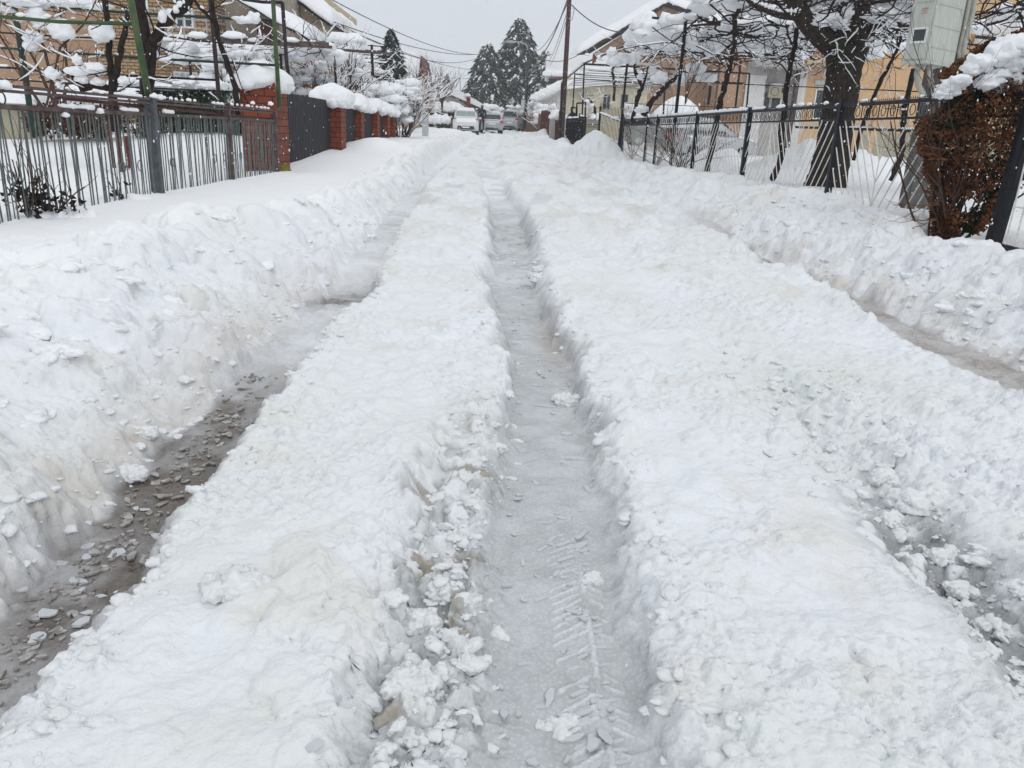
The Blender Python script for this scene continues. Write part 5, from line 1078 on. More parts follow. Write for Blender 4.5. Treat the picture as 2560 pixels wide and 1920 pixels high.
# ---- big tree
Y = 17.8; b = P(2070, 462, Y); t = thing('large_tree', 'thick old tree with mossy fork and heavy snow lined limb behind the right fence', 'tree', b); m = MB()
def limb(m, pts, rs, Y, n=12, dy=None):
    w3 = [P(p[0], p[1], Y+(dy[i] if dy else 0)) for i, p in enumerate(pts)]; q = []; r = []
    for i in range(len(w3)-1):
        for k in range(5):
            u = k/5; q.append(w3[i]*(1-u)+w3[i+1]*u); r.append((rs[i]*(1-u)+rs[i+1]*u)*(1+.07*random.uniform(-1, 1)))
    q.append(w3[-1]); r.append(rs[-1]); m.tube(q, r, n); return q, r
limb(m, [(2060, 475), (2070, 440), (2080, 390), (2090, 320), (2103, 230), (2112, 160), (2118, 118)], [.47, .42, .39, .36, .35, .37, .42], Y, 16)
m.build('trunk', TRUNKM, t, True); m = MB(); s = MB()
q, r = limb(m, [(2112, 128), (2078, 112), (2045, 85), (2012, 50), (1985, 5), (1965, -40)], [.26, .24, .22, .20, .185, .17], Y, 12)
for a, b_, rr in zip(q[:-1], q[1:], r): s.snowtube(a+V3((.06, 0, rr*.85)), b_+V3((.06, 0, rr*.85)), rr*.42, step=.05)
q, r = limb(m, [(2118, 122), (2128, 85), (2140, 40), (2142, -30)], [.33, .30, .28, .26], Y); q, r = limb(m, [(2112, 120), (2108, 70), (2110, 20), (2112, -30)], [.2, .13, .12, .12], Y-.1)
q, r = limb(m, [(2125, 118), (2160, 90), (2190, 62), (2212, 48)], [.16, .13, .11, .07], Y, 8)
for a, b_, rr in zip(q[:-1], q[1:], r): s.snowtube(a+V3((0, 0, rr*.8)), b_+V3((0, 0, rr*.8)), rr*.6, step=.05)
q, r = limb(m, [(2126, 100), (2135, 60), (2150, 20), (2185, -20)], [.10, .08, .06, .05], Y-.15, 8)
q, r = limb(m, [(2050, 78), (2000, 42), (1950, 38), (1925, 30), (1880, 10), (1850, -20)], [.06, .09, .07, .06, .05, .04], Y-.1, 8)
for a, b_, rr in zip(q[:-1], q[1:], r): s.snowtube(a+V3((0, 0, rr*.8)), b_+V3((0, 0, rr*.8)), rr*.9+.02, step=.05)
m.build('limbs', TRUNKM, t, True)
m = MB()
for px, py in ((2150, 60), (2175, 78), (2200, 55), (2130, 100), (2190, 40), (2165, 30), (2120, 130), (2140, 110), (2210, 60), (2205, 70), (2095, 130), (2100, 60), (2060, 60), (2030, 40)):
    for _ in range(4): twigs(m, s, P(px, py, Y-.1), (random.uniform(-1, 1), random.uniform(-.6, .4), random.uniform(-.8, .8)), random.uniform(.5, 1.1), .013, 2, .8, snow=.22, droop=.05)
for px, py, r_ in ((2235, 40, (.2, .15, .11)), (2250, 30, (.25, .15, .14)), (2185, 50, (.2, .12, .08)), (2100, 62, (.2, .14, .1)), (2075, 45, (.25, .15, .12)), (2050, 58, (.2, .12, .08)), (2222, 60, (.14, .1, .08)), (2120, 30, (.12, .1, .2)), (2170, 44, (.2, .1, .07)), (2260, 45, (.2, .12, .1))): s.blob(P(px, py, Y-.2), r_, amp=.45, sub=3, flat=.8)
m.build('twigs', BARK, t); s.build('snow', SNOW, t, True)
m = MB()
for _ in range(26):
    m.blob(P(random.gauss(2112, 14), random.gauss(142, 16), Y-.30), (random.uniform(.05, .13), .09, random.uniform(.05, .14)), amp=.5, flat=1, sub=2)
m.build('moss', MOSS, t, True)
VG = 'vine stems climbing to the right hand canopy'
vine('crooked vine stem left of the big tree, second from the tree', [([(1762, 452), (1781, 363), (1797, 270), (1808, 226), (1822, 176), (1835, 113), (1836, 45), (1863, 0), (1880, -20)], .075, .045), ([(1835, 113), (1820, 150), (1790, 165)], .03, .015)], 19, tw=6, snowf=.1)
vine('dark vine stem next to the big tree, left of it', [([(1930, 452), (1955, 392), (1952, 335), (1960, 290), (1966, 215), (1978, 158), (1989, 102), (1992, 70)], .075, .05), ([(1985, 120), (1970, 90), (1965, 60)], .03, .02)], 19, tw=5, snowf=.1)
vine('thin vine stem leaning right of the big tree trunk', [([(2133, 402), (2150, 331), (2166, 290), (2184, 244), (2205, 195), (2227, 158), (2245, 118), (2252, 90)], .05, .035)], 18.2, tw=5, snowf=.1)
vine('crooked vine stem under the meter cabinet', [([(2228, 453), (2247, 402), (2256, 372), (2257, 330), (2263, 271), (2284, 172)], .06, .05)], 15.5, tw=6, snowf=.1, tl=.4)
vine('snow laden vine in a Y shape behind the fence corner', [([(1582, 300), (1594, 244), (1605, 217)], .085, .07), ([(1605, 217), (1589, 181), (1585, 145), (1575, 130)], .07, .03), ([(1605, 217), (1612, 200), (1621, 165)], .05, .03)], 27,
     blobs=((1530, 128, 13, 14), (1537, 150, 17, 14), (1560, 142, 20, 14), (1582, 142, 18, 16), (1632, 172, 11, 12), (1600, 190, 9, 9)), tw=14)
vine('long bowed vine arm loaded with snow left of the car roof', [([(1607, 290), (1630, 251), (1646, 235), (1671, 208), (1698, 190), (1718, 176), (1747, 165)], .09, .05)], 24,
     blobs=((1605, 272, 17, 9), (1648, 195, 20, 12), (1741, 167, 24, 15), (1768, 192, 24, 13), (1705, 197, 15, 9), (1655, 185, 14, 10), (1712, 190, 12, 10)), tw=12)
vine('slender vine stem on the far black pergola', [([(1535, 252), (1536, 210), (1530, 180), (1535, 160)], .07, .05)], 36, tw=8, blobs=((1502, 144, 9, 7), (1527, 132, 10, 10)))
vine('small snowy fruit tree beside the black gate', [([(1490, 300), (1487, 270), (1478, 255), (1470, 245)], .07, .04), ([(1487, 275), (1475, 290), (1468, 295)], .03, .02)], 40, tw=14, blobs=((1468, 252, 6, 6), (1480, 262, 5, 5), (1482, 290, 8, 7), (1495, 290, 6, 9)), name='small_tree', cat='tree')
# ---- vine canopy over a tall black pergola
t = thing('black_pergola', 'tall black steel pergola frame running behind the right fence', 'pergola', (5, 24, .4))
for px0, py0, px1, py1, Y in ((1717, 28, 1688, 300, 22), (1573, 110, 1551, 305, 29.6), (1461, 158, 1455, 330, 41.2), (1437, 183, 1431, 300, 47.6)):
    m = MB(); a = P(px0, py0, Y); b = P(px1, py1, Y); m.bar((b[0], Y, .2), (a[0], Y, a[2]), .075, .075); m.build('post', BLACK, t)
m = MB()
for a, ya, b, yb, w_ in (((1404, 206), 56, (1461, 158), 41.2, .09), ((1461, 158), 41.2, (1573, 110), 29.6, .06), ((1573, 112), 29.6, (1717, 28), 22, .07), ((1717, 28), 22, (1800, -30), 19, .07), ((1461, 160), 41.2, (1810, 180), 41.2, .09), ((1437, 185), 47.6, (1740, 207), 47.6, .07),
                         ((1437, 196), 47.6, (1700, 216), 47.6, .05), ((1630, 44), 25, (1990, 90), 25, .06), ((1711, 129), 26, (2000, 152), 26, .035), ((1573, 114), 29.6, (1720, 122), 29.6, .05), ((1700, 174), 33, (1874, 184), 33, .06), ((1600, 196), 33, (1860, 208), 33, .05), ((1720, 205), 24, (2345, 231), 17, .022), ((1990, 318), 20, (2330, 328), 14, .05), ((1560, 258), 29, (1990, 276), 24, .02)):
    m.bar(P(*a, ya), P(*b, yb), w_, w_)
m.bar(P(1874, 184, 33), P(1866, 275, 33), .06, .06); m.bar(P(1776, 215, 33), P(1770, 262, 33), .09, .09); m.bar(P(1662, 222, 33), P(1658, 290, 33), .06, .06); m.bar(P(1852, 150, 30), P(1838, 272, 30), .06, .06)
m.build('beams', BLACK, t); s = MB()
for i in range(12): a = P(1466+i*16, 163+i*.6, 41); q = P(1436+i*20, 186+i*1.2, 47.5); m2 = None
s.snowtube(P(1404, 205, 56), P(1461, 157, 41.2), .10); s.snowtube(P(1465, 158, 41.2), P(1800, 178, 41.2), .06, fill=.4); s.snowtube(P(1720, 203, 24), P(2345, 229, 17), .02, fill=.35); s.snowtube(P(1990, 315, 20), P(2330, 325, 14), .03, fill=.6)
m = MB()
for i in range(9):
    yy = 42+i*1.6; m.tube([(4.4+.1*i*0, yy, 4.33), (11, yy, 4.33)], .018, 4)
m.build('wires', CABLE, t)
for i in range(16):
    x = random.uniform(4.5, 10.5); yy = random.uniform(41.5, 55); s.blob((x, yy, 4.38), (random.uniform(.3, .8), .5, random.uniform(.1, .25)), amp=.4, sub=2)
s.build('snow', SNOW, t, True)
t = thing('vine_canopy', 'tangled bare vine canopy heaped with snow above the right gardens', 'vine canopy', (8, 20, 4.2)); m = MB(); s = MB()
def inside(x, y): return True
for _ in range(520):
    y = random.uniform(12.5, 30.5); x = random.uniform(fxx(y)+.05, 12.0 if y < 24 else 10.5); d = V3((random.uniform(-1, 1), random.uniform(-1, 1), 0)); z = 4.12+random.gauss(0, .13)
    p = V3((x, y, z)); pts = [p]; r = random.choice((.012, .016, .022, .035))
    for k in range(random.randint(4, 9)):
        d = d+V3((random.uniform(-.7, .7), random.uniform(-.7, .7), random.uniform(-.35, .3)-(p[2]-4.12)*.5)); d /= np.linalg.norm(d); p = p+d*random.uniform(.12, .26); pts.append(p)
    m.tube(pts, [r*(1-.6*i/len(pts)) for i in range(len(pts))], 4)
for _ in range(620):
    y = random.uniform(12.5, 30.5); x = random.uniform(fxx(y)+.0, 12.2 if y < 24 else 10.5); k = random.random()
    if mnoise.noise(Vector((x*.45, y*.45, 3))) < -.22: continue
    s.blob((x, y, 4.2+random.uniform(-.04, .16)), (random.uniform(.12, .38), random.uniform(.12, .38), random.uniform(.08, .22)), amp=.5, sub=2, flat=.7)
for px, py, r_ in ((1640, 85, (.6, .4, .3)), (1655, 100, (.35, .3, .3)), (1670, 118, (.25, .2, .12)), (1690, 120, (.18, .2, .08)), (1800, 95, (.6, .4, .3)), (1750, 100, (.55, .4, .35)), (1860, 110, (.4, .3, .25)), (1905, 120, (.4, .3, .2)), (1930, 100, (.5, .3, .25)), (1780, 120, (.3, .2, .25)), (1990, 122, (.4, .3, .14)), (1585, 95, (.3, .4, .25)), (1610, 62, (.4, .4, .3)), (2170, 130, (.5, .3, .25)), (2230, 110, (.5, .4, .3)), (2200, 90, (.5, .4, .25)), (1700, 75, (.5, .4, .2)), (1730, 60, (.4, .4, .2)), (1880, 75, (.5, .4, .25))):
    s.blob(P(px, py, random.uniform(24, 27)), r_, amp=.4, sub=3, flat=.8)
for _ in range(26): twigs(m, s, P(random.uniform(1600, 2250), random.uniform(60, 120), random.uniform(18, 26)), (random.uniform(-1, 1), 0, random.uniform(-1, .1)), random.uniform(.5, 1.1), .014, 2, .7, snow=.4)
m.build('branches', BARK, t); s.build('snow', SNOW, t, True)
# thorny bare shrubs inside the fence
def thin(px, py, Y, h, n, label, w=.6):
    b = P(px, py, Y); t = thing('bare_shrub', label, 'shrub', b, 'thin bare shrubs behind the right fence'); m = MB()
    for _ in range(n): twigs(m, None, b, (random.uniform(-w, w), random.uniform(-.3, .3), 1), h*random.uniform(.6, 1.1), .011, 2, .45)
    m.build('stems', TWIG, t)
thin(1700, 428, 21, 1.5, 26, 'wide fan of bare twigs seen through the wire panels before the posts', .9); thin(1580, 400, 27, 1.3, 10, 'small twig shrub by the far end of the chevron fence'); thin(1712, 262, 23, 1.6, 8, 'thin whips rising beside the car roof', .4); thin(1640, 420, 24, 1.1, 12, 'low twig shrub behind the middle wire panels', .8)
# ---- snowed-in cars behind the fence
car('silver car with thick roof snow parked behind the right fence', (X(1692, 39), 39.5, .38), -math.pi/2+.12, L=4.0, W=1.7, Hh=1.75, snow=.16, name='snowed_in_car')
car('dark snow covered car behind the bowed vine arm', (X(1560, 46), 46.5, .75), -math.pi/2+.05, L=4.1, W=1.7, Hh=1.5, paint=DARKP, snow=.3, name='snowed_in_car')
m = MB(); t = thing('covered_mound', 'tent shaped heap of snow left of the silver car roof', 'snow heap', P(1680, 300, 36)); m.blob(P(1688, 300, 36), (1.1, .8, .95), amp=.12, sub=4, freq=1.2); m.build('mound', SNOW, t, True)
# ---- houses on the right
Y = 45; h = thing('apricot_house', 'long apricot stuccoed house with white section and balcony behind the big tree', 'house', (X(2000, Y), Y, .4)); m = MB()
m.span(X(1996, Y), X(2800, Y), Y, Y+9, 0, 11); m.build('wall', STUCCO_Y, h)
m = MB(); m.span(X(1846, Y), X(1893, Y), Y-.3, Y+9, 0, 6.0); m.span(X(1893, Y)+.003, X(1978, Y), Y+.15, Y+9, 0, 11); m.build('white_wall', STUCCO_WG, h); m = MB(); m.span(X(1846, Y)-.02, X(1892, Y), Y-.33, Y-.303, 0, Z(1870, 188, Y)); m.span(X(1978, Y)+.003, X(1996, Y)-.003, Y-.12, Y+8, 0, 11); m.build('white_pilaster', STUCCO_W, h)
m = MB(); m.span(X(1690, Y), X(1775, Y), Y+2, Y+9, 0, Z(1730, 120, Y)); m.span(X(1775, Y)+.003, X(1846, Y)-.003, Y-.2, Y+9, 0, Z(1800, 128, Y)); m.build('tan_wing', STUCCO_O, h)
m = MB(); z_ = Z(1900, 172, Y); m.prism([(X(1850, Y), Y-.35, z_), (X(1850, Y), Y-1.3, z_), (X(1935, Y), Y-1.8, z_), (X(1968, Y), Y-1.2, z_), (X(1968, Y), Y+.15, z_)], (0, 0, .35)); bal = m.build('balcony', STUCCO_WG, h)
m = MB(); pts = [(X(1850, Y)+.05, Y-1.25), (X(1935, Y), Y-1.75), (X(1968, Y)-.05, Y-1.2)]
for (a0, b0), (a1, b1) in zip(pts[:-1], pts[1:]):
    n = int(math.hypot(a1-a0, b1-b0)/.14)
    for i in range(n+1): u = i/n; m.bar((a0+(a1-a0)*u, b0+(b1-b0)*u, z_+.35), (a0+(a1-a0)*u, b0+(b1-b0)*u, z_+1.25), .025, .025)
    m.bar((a0, b0, z_+1.25), (a1, b1, z_+1.25), .04, .05); m.bar((a0, b0, z_+.85), (a1, b1, z_+.85), .03, .03)
m.build('railing', DARKP, bal); s = MB(); s.snowtube((pts[0][0], pts[0][1], z_+1.28), (pts[1][0], pts[1][1], z_+1.28), .07); s.snowtube((pts[1][0], pts[1][1], z_+1.28), (pts[2][0], pts[2][1], z_+1.28), .07)
snow_slab(s, (X(1852, Y), Y-1.2, z_+.36), (X(1960, Y), Y-1.5, z_+.36), (X(1960, Y), Y, z_+.36), (X(1852, Y), Y, z_+.36), .3); s.build('snow', SNOW, bal, True)
win(1892, 228, 1925, 275, Y+.15, h, sash=1, name='window'); win(1926, 234, 1950, 275, Y+.15, h, sash=0); 
m = MB(); a = P(1885, 219, Y); b = P(1925, 230, Y); m.span(a[0], b[0], Y-.08, Y+.148, b[2], a[2]); m.build('shutter_box', SHUT, h)
a = P(1919, 214, Y); b = P(1955, 246, Y); ac = None; m = MB(); m.span(a[0], b[0], Y-.35, Y+.05, b[2], a[2]); ac = m.build('air_conditioner', BEIGEW, h); m = MB(); m.ring(((a[0]+b[0])/2-.12, Y-.355, (a[2]+b[2])/2), .22, .015, 'y'); m.span(b[0]-.2, b[0]-.08, Y-.36, Y-.352, a[2]-.35, a[2]-.1); m.build('grille', DARKP, ac)
s = MB(); s.blob(((a[0]+b[0])/2, Y-.15, a[2]), (.42, .25, .14), sub=3); s.build('snow', SNOW, ac, True)
win(2040, 222, 2090, 300, Y, h, sash=1); m = MB(); a = P(2037, 200, Y); b = P(2092, 214, Y); m.span(a[0], b[0], Y-.1, Y-.003, b[2], a[2]); m.build('shutter_box', SHUT, h); m = MB(); a = P(2044, 215, Y); b = P(2088, 228, Y); m.span(a[0], b[0], Y-.075, Y-.055, b[2], a[2]); m.build('shutter', SHUT, h)
win(2062, -40, 2100, 22, Y, h, sash=0); m = MB(); a = P(1998, 150, Y); b = P(2080, 168, Y); m.span(a[0], b[0], Y-1.2, Y-.003, b[2], a[2]); sb = m.build('side_balcony', STUCCO_Y, h); m = MB()
for i in range(14): x_ = a[0]+.05+(b[0]-a[0]-.1)*i/13; m.bar((x_, Y-1.15, a[2]), (x_, Y-1.15, a[2]+.9), .05, .03)
m.bar((a[0], Y-1.15, a[2]+.9), (b[0], Y-1.15, a[2]+.9), .05, .06); m.build('balusters', FWOOD, sb); s = MB(); s.snowtube((a[0], Y-1.15, a[2]+.93), (b[0], Y-1.15, a[2]+.93), .07); s.snowtube((a[0], Y-1.25, a[2]-.02), (b[0], Y-1.25, a[2]-.02), .06, fill=.7); s.build('snow', SNOW, sb, True)
m = MB(); m.span(X(2175, Y), X(2186, Y), Y-.12, Y-.003, 0, 11); m.span(X(2018, Y), X(2034, Y), Y-.2, Y-.003, Z(2030, 40, Y), 11); m.build('pilaster', STUCCO_Y, h)
m = MB(); m.span(X(2150, Y), X(2560, Y), Y-.1, Y-.003, 0, Z(2300, 338, Y)); m.build('plinth', BEIGEW, h)
m = MB(); m.tube([(X(1776, Y), Y-.3, 0), (X(1776, Y), Y-.3, Z(1776, 135, Y))], .05, 6); m.tube([(X(1968, Y), Y-.2, 0), (X(1972, Y), Y-.2, Z(1976, 100, Y))], .13, 6); m.build('downpipe', RUST, h, True)
s = MB(); snow_slab(s, (X(2380, Y), Y-4, 2.0+Z(2450, 110, Y)-2), (X(2560, Y), Y-4, Z(2450, 110, Y)), (X(2560, Y), Y, Z(2450, 110, Y)), (X(2380, Y), Y, Z(2450, 110, Y)), .9, 20, 10); lean_ = s.build('awning_snow', SNOW, h, True)
m = MB(); m.bar(P(2440, 92, 30), P(2512, 98, 30), .1, .1); m.bar(P(2476, 98, 30), P(2466, 140, 30), .1, .1); t = thing('clothes_frame', 'dark metal T frame half hidden behind the snow pads of the thuja', 'frame', P(2466, 240, 30)); m.bar(P(2466, 140, 30), P(2450, 300, 30), .1, .1); m.build('frame', BLACK, t)
# tan gable house
Y = 84; h = thing('tan_gable_house', 'tall tan house with long snowy gable rake right of the utility pole', 'house', (X(1600, Y), Y, .8)); m = MB(); A_ = P(1452, 140, Y); B_ = P(1662, 6, Y); rt = P(1900, 120, Y)
m.prism([(X(1462, Y), Y, .4), (X(1860, Y), Y, .4), (X(1860, Y), Y, rt[2]+2), (B_[0], Y, B_[2]-.4), (X(1462, Y), Y, A_[2]+.1)], (0, 10, 0)); m.build('wall', STUCCO_O, h)
A0 = A_+V3((-.3, -1.2, .1)); B0 = B_+V3((0, -1.2, 0)); C0 = V3((X(1880, Y), Y-1.2, A_[2]+2)); m = MB(); m.prism([A0, B0, B0-V3((0, 0, .3)), A0-V3((0, 0, .3))], (0, 12, 0)); m.prism([B0, C0, C0-V3((0, 0, .3)), B0-V3((0, 0, .3))], (0, 12, 0)); m.build('roof', DBROWN, h)
s = MB(); snow_slab(s, A0+V3((-.2, -.2, .02)), B0+V3((0, -.2, .02)), B0+V3((0, 12, .02)), A0+V3((-.2, 12, .02)), .85, 40, 20, .15, sag=.2); snow_slab(s, B0+V3((0, -.2, .02)), C0+V3((.2, -.2, .02)), C0+V3((.2, 12, .02)), B0+V3((0, 12, .02)), .85, 30, 16, .15, sag=.2); s.build('snow', SNOW, h, True)
m = MB(); a = P(1590, 118, Y); b = P(1636, 155, Y); m.prism([P(1592, 122, Y-1), P(1600, 118, Y-1), P(1636, 130, Y-1), P(1630, 156, Y-1), P(1594, 153, Y-1)], (0, .9, 0)); m.build('balcony_screen', MAROON, h)
m = MB(); a = P(1580, 155, Y-1.2); b = P(1625, 163, Y-1.2); m.span(a[0], b[0], Y-1.2, Y-.003, b[2], a[2]); m.build('balcony_slab', STUCCO_C, h)
m = MB(); m.span(X(1582, Y), X(1602, Y), Y-.25, Y-.003, Z(1590, 155, Y), Z(1590, 95, Y)); m.build('cream_bay', STUCCO_C, h)
m = MB()
for i in range(15): p = P(1632+i*7.2, 164+i*.3, Y-1.4); q = P(1632+i*7.2, 152-min(i, 8)*1.6+i*.3, Y-1.4); m.bar(p, q, .05, .05)
m.bar(P(1632, 152, Y-1.4), P(1690, 139, Y-1.4), .07, .09); m.bar(P(1690, 139, Y-1.4), P(1735, 143, Y-1.4), .07, .09); m.bar(P(1632, 165, Y-1.4), P(1735, 169, Y-1.4), .07, .09); m.build('railing', RUST, h)
win(1672, 122, 1690, 162, Y, h, sash=1); a = P(1616, 243, Y-.05); f = win(1718, 234, 1740, 262, Y, h, sash=1, name='garage_door', glass=WHITEP); f = win(1644, 238, 1664, 275, Y, h, sash=0, name='garage_door', glass=WHITEP)
# cream house
Y = 71; h = thing('cream_house', 'low cream house with a deep snow roof and two chimneys behind the black gate', 'house', (X(1440, Y), Y, .9)); m = MB(); m.span(X(1405, Y), X(1610, Y), Y, Y+8, .5, Z(1500, 200, Y)); m.build('wall', STUCCO_C, h)
m = MB(); m.prism([(X(1352, Y), Y-.1, .5), (X(1405, Y)-.003, Y-.1, .5), (X(1405, Y)-.003, Y-.1, Z(1405, 222, Y)), (X(1352, Y), Y-.1, Z(1352, 248, Y))], (0, 8, 0)); m.build('white_wall', STUCCO_W, h)
s = MB(); s.prism([P(1335, 252, Y-1), P(1337, 240, Y-1), P(1370, 222, Y-1), P(1404, 205, Y-1), P(1470, 190, Y-1), P(1640, 190, Y-1), P(1640, 206, Y-1), P(1470, 216, Y-1), P(1404, 224, Y-1), P(1372, 244, Y-1), P(1345, 253, Y-1)], (0, 3, 0)); 
s.prism([P(1365, 190, Y+4), P(1368, 140, Y+4), P(1455, 137, Y+4), P(1520, 132, Y+4), P(1560, 150, Y+4), P(1560, 200, Y+4), P(1365, 200, Y+4)], (0, 2, 0)); 
for k in range(30): u = k/29; s.blob(P(1338+70*u, 247-34*u, Y-1.2), (.5, .4, .45), amp=.3)
for k in range(14): u = k/13; s.blob(P(1368+55*u, 188+4*u, Y+3.8), (.5, .4, .45), amp=.3)
s.build('snow', SNOW, h)
m = MB(); m.span(X(1383, Y), X(1408, Y), Y+3, Y+3.9, Z(1390, 225, Y), Z(1390, 190, Y)); m.build('brick_gable', MAROON, h); m = MB(); m.span(X(1370, Y), X(1383, Y)-.003, Y+2.9, Y+3.8, Z(1376, 215, Y), Z(1376, 190, Y)); m.build('dark_gable', DARKP, h)
m = MB(); m.span(X(1464, Y), X(1472, Y), Y-1.6, Y-1.25, Z(1468, 164, Y), Z(1468, 139, Y)); c = m.build('chimney', REDBRICK, h); s = MB(); s.blob(P(1468, 138, Y-1.4), (.22, .2, .2)); s.build('snow', SNOW, c, True)
m = MB(); m.tube([P(1372, 252, Y-.4), P(1375, 260, Y-.4), P(1382, 263, Y-.4), P(1383, 300, Y-.4)], .07, 6); m.tube([P(1445, 222, Y-.4), P(1447, 232, Y-.4), P(1462, 238, Y-.4), P(1464, 250, Y-.4)], .09, 6); m.build('drainpipe', CONC, h, True)
for px in (1508, 1552): win(px, 234, px+17, 275, Y, h, sash=1, frame=STUCCO_WG)
m = MB(); a = P(1607, 217, Y-1); b = P(1618, 240, Y-1); m.span(a[0], b[0], Y-1.2, Y-.8, b[2], a[2]); 
snowbush('round snow loaded bush before the white gable wall', 1368, 262, 320, 66, 1.2, 12, 1., blobs=22, bl=.4)
snowbush('snow covered shrub inside the fence corner below the cream house', 1580, 262, 310, 34, .8, 12, 1., blobs=12, bl=.22)
# ================================================================== LOOSE SNOW, ICE, SNOWFALL, AIR
def inst_mesh(name, variants, pts, scales, mt, rots=True, squash=.7):
    vv = []; ff = []; n0 = 0
    for (x, y, z), s in zip(pts, scales):
        V, Fc = variants[random.randrange(len(variants))]; a = random.uniform(0, 6.28); b = random.uniform(-.5, .5)
        Rm = np.array(Matrix.Rotation(a, 3, 'Z') @ Matrix.Rotation(b, 3, 'X')); vv.append((V*np.array(s))@Rm.T+np.array((x, y, z))); ff.append(Fc+n0); n0 += len(V)
    me = grid_mesh(name, np.concatenate(vv), np.concatenate(ff)); me.materials.append(mt); o = bpy.data.objects.new(name, me); COL.objects.link(o); return o
VAR = []
for k in range(14):
    m = MB(); clump(m, (0, 0, 0), 1.15, 8, 2); VAR.append((np.array(m.v), np.array(m.f)))
VAR2 = []
for k in range(10):
    m = MB(); clump(m, (0, 0, 0), 1.15, 4, 1); VAR2.append((np.array(m.v), np.array(m.f)))
def gz(xs, ys): return terrain(np.array(xs), np.array(ys))[0]
def scatter(name, label, cat, n, fx, smin, smax, mt, var, sink=.35):
    xs = []; ys = []; sc = []
    for _ in range(n):
        x, y = fx(); s_ = smin+(smax-smin)*random.random()**2.6; xs.append(x); ys.append(y); sc.append((s_*random.uniform(.8, 1.3), s_*random.uniform(.7, 1.1), s_*random.uniform(.5, .8)))
    z = gz(xs, ys); o = inst_mesh(name, var, [(a, b, c+s[2]*(1-2*sink)*.6) for a, b, c, s in zip(xs, ys, z, sc)], sc, mt)
    o['kind'] = 'stuff'; o['label'] = label; o['category'] = cat; return o
def near_y(a, b): return math.exp(random.uniform(math.log(a), math.log(b)))
def f_edges():
    y = near_y(1.1, 9); k = random.random()
    if k < .34: return it(y, CL)-.13-abs(random.gauss(0, .28))-.02, y
    if k < .50: return it(y, CL)+.2+random.gauss(0, .05), y
    if k < .72: return it(y, CC)+random.choice((-.26, .27))+random.gauss(0, .055), y
    y = near_y(3.4, 13); return it(y, CRT)+.22+abs(random.gauss(0, .3)), y
scatter('snow_crumbs', 'loose crumbs and small clods of snow along the ruts and banks', 'snow crumbs', 1900, f_edges, .006, .034, CLOD, VAR2, .6)
def f_shelf(): y = near_y(1.0, 3.0); return it(y, CC)-.30+random.gauss(0, .075), y
scatter('rut_clods', 'broken snow clods on the crushed shelf left of the centre rut', 'snow clods', 170, f_shelf, .008, .034, CLOD, VAR, .6)
def f_sh(): y = near_y(1.4, 4.2); return 1.42+random.gauss(0, .14), y
scatter('track_clods', 'clods lying in the shallow slushy track on the right', 'snow clods', 240, f_sh, .008, .036, CLOD, VAR, .5)
def f_bank(): y = near_y(2.0, 8.5); return it(y, CREST)+random.uniform(-.1, .9), y
scatter('bank_clods', 'rounded clods thrown up on the left snow bank', 'snow clods', 110, f_bank, .03, .10, SNOW, VAR, .9)
def f_rb(): y = near_y(3.6, 12); return it(y, CRT)+.35+random.uniform(0, 1.1), y
scatter('bank_clods', 'rounded clods thrown up on the right snow bank', 'snow clods', 140, f_rb, .03, .09, SNOW, VAR, .9)
# single clumps one can point at: px, py on the photo's ground, radius
for px, py, r_, lab in ((1418, 1008, .065, 'oval snow lump lying in the middle of the centre rut'), (1480, 1452, .032, 'small rough snow lump beside the tyre print'), (1395, 1835, .05, 'crusty flat snow chunk lowest in the centre rut'),
                        (1345, 700, .085, 'round white snow lump far up in the centre rut'), (2210, 1200, .062, 'round clump at the head of the slushy right track'), (2285, 1262, .085, 'largest rounded clump beside the slushy right track'),
                        (2220, 1305, .05, 'small clump below the head of the slushy right track'), (2358, 1398, .052, 'grey clump lying out in the wet right track'), (2490, 1570, .055, 'ball shaped clump near the lower right edge'),
                        (2400, 1480, .05, 'yellow stained clump in the wet right track'), (330, 1190, .06, 'grey snow clod broken off into the dark left rut'), (370, 1085, .05, 'white clod at the lip of the dark left rut'), (1020, 1720, .055, 'rounded snow slab in the crushed shelf near the bottom'),
                        (1110, 1480, .05, 'longish snow slab in the crushed shelf'), (1060, 1560, .05, 'jagged clod in the crushed shelf'), (600, 1480, .075, 'angular block on the left ridge near the viewer'), (1350, 678, .07, 'snow lump at the right wall of the centre rut')):
    q = P(px, py, 5); d = q-CAM; tt_ = 0.9
    for _ in range(400):
        p = CAM+d*tt_/5
        if p[2] < ground_z(p[0], p[1]): break
        tt_ += .02
    p = CAM+d*tt_/5; m = MB(); clump(m, (p[0], p[1], p[2]+r_*.05), r_*1.05, 11, 3)
    m.build('snow_clump', CLOD, smooth=True, loc=p); tag(bpy.data.objects[[k for k in ORG][-1]], lab, 'snow clump', 'loose snow clumps lying on the road')
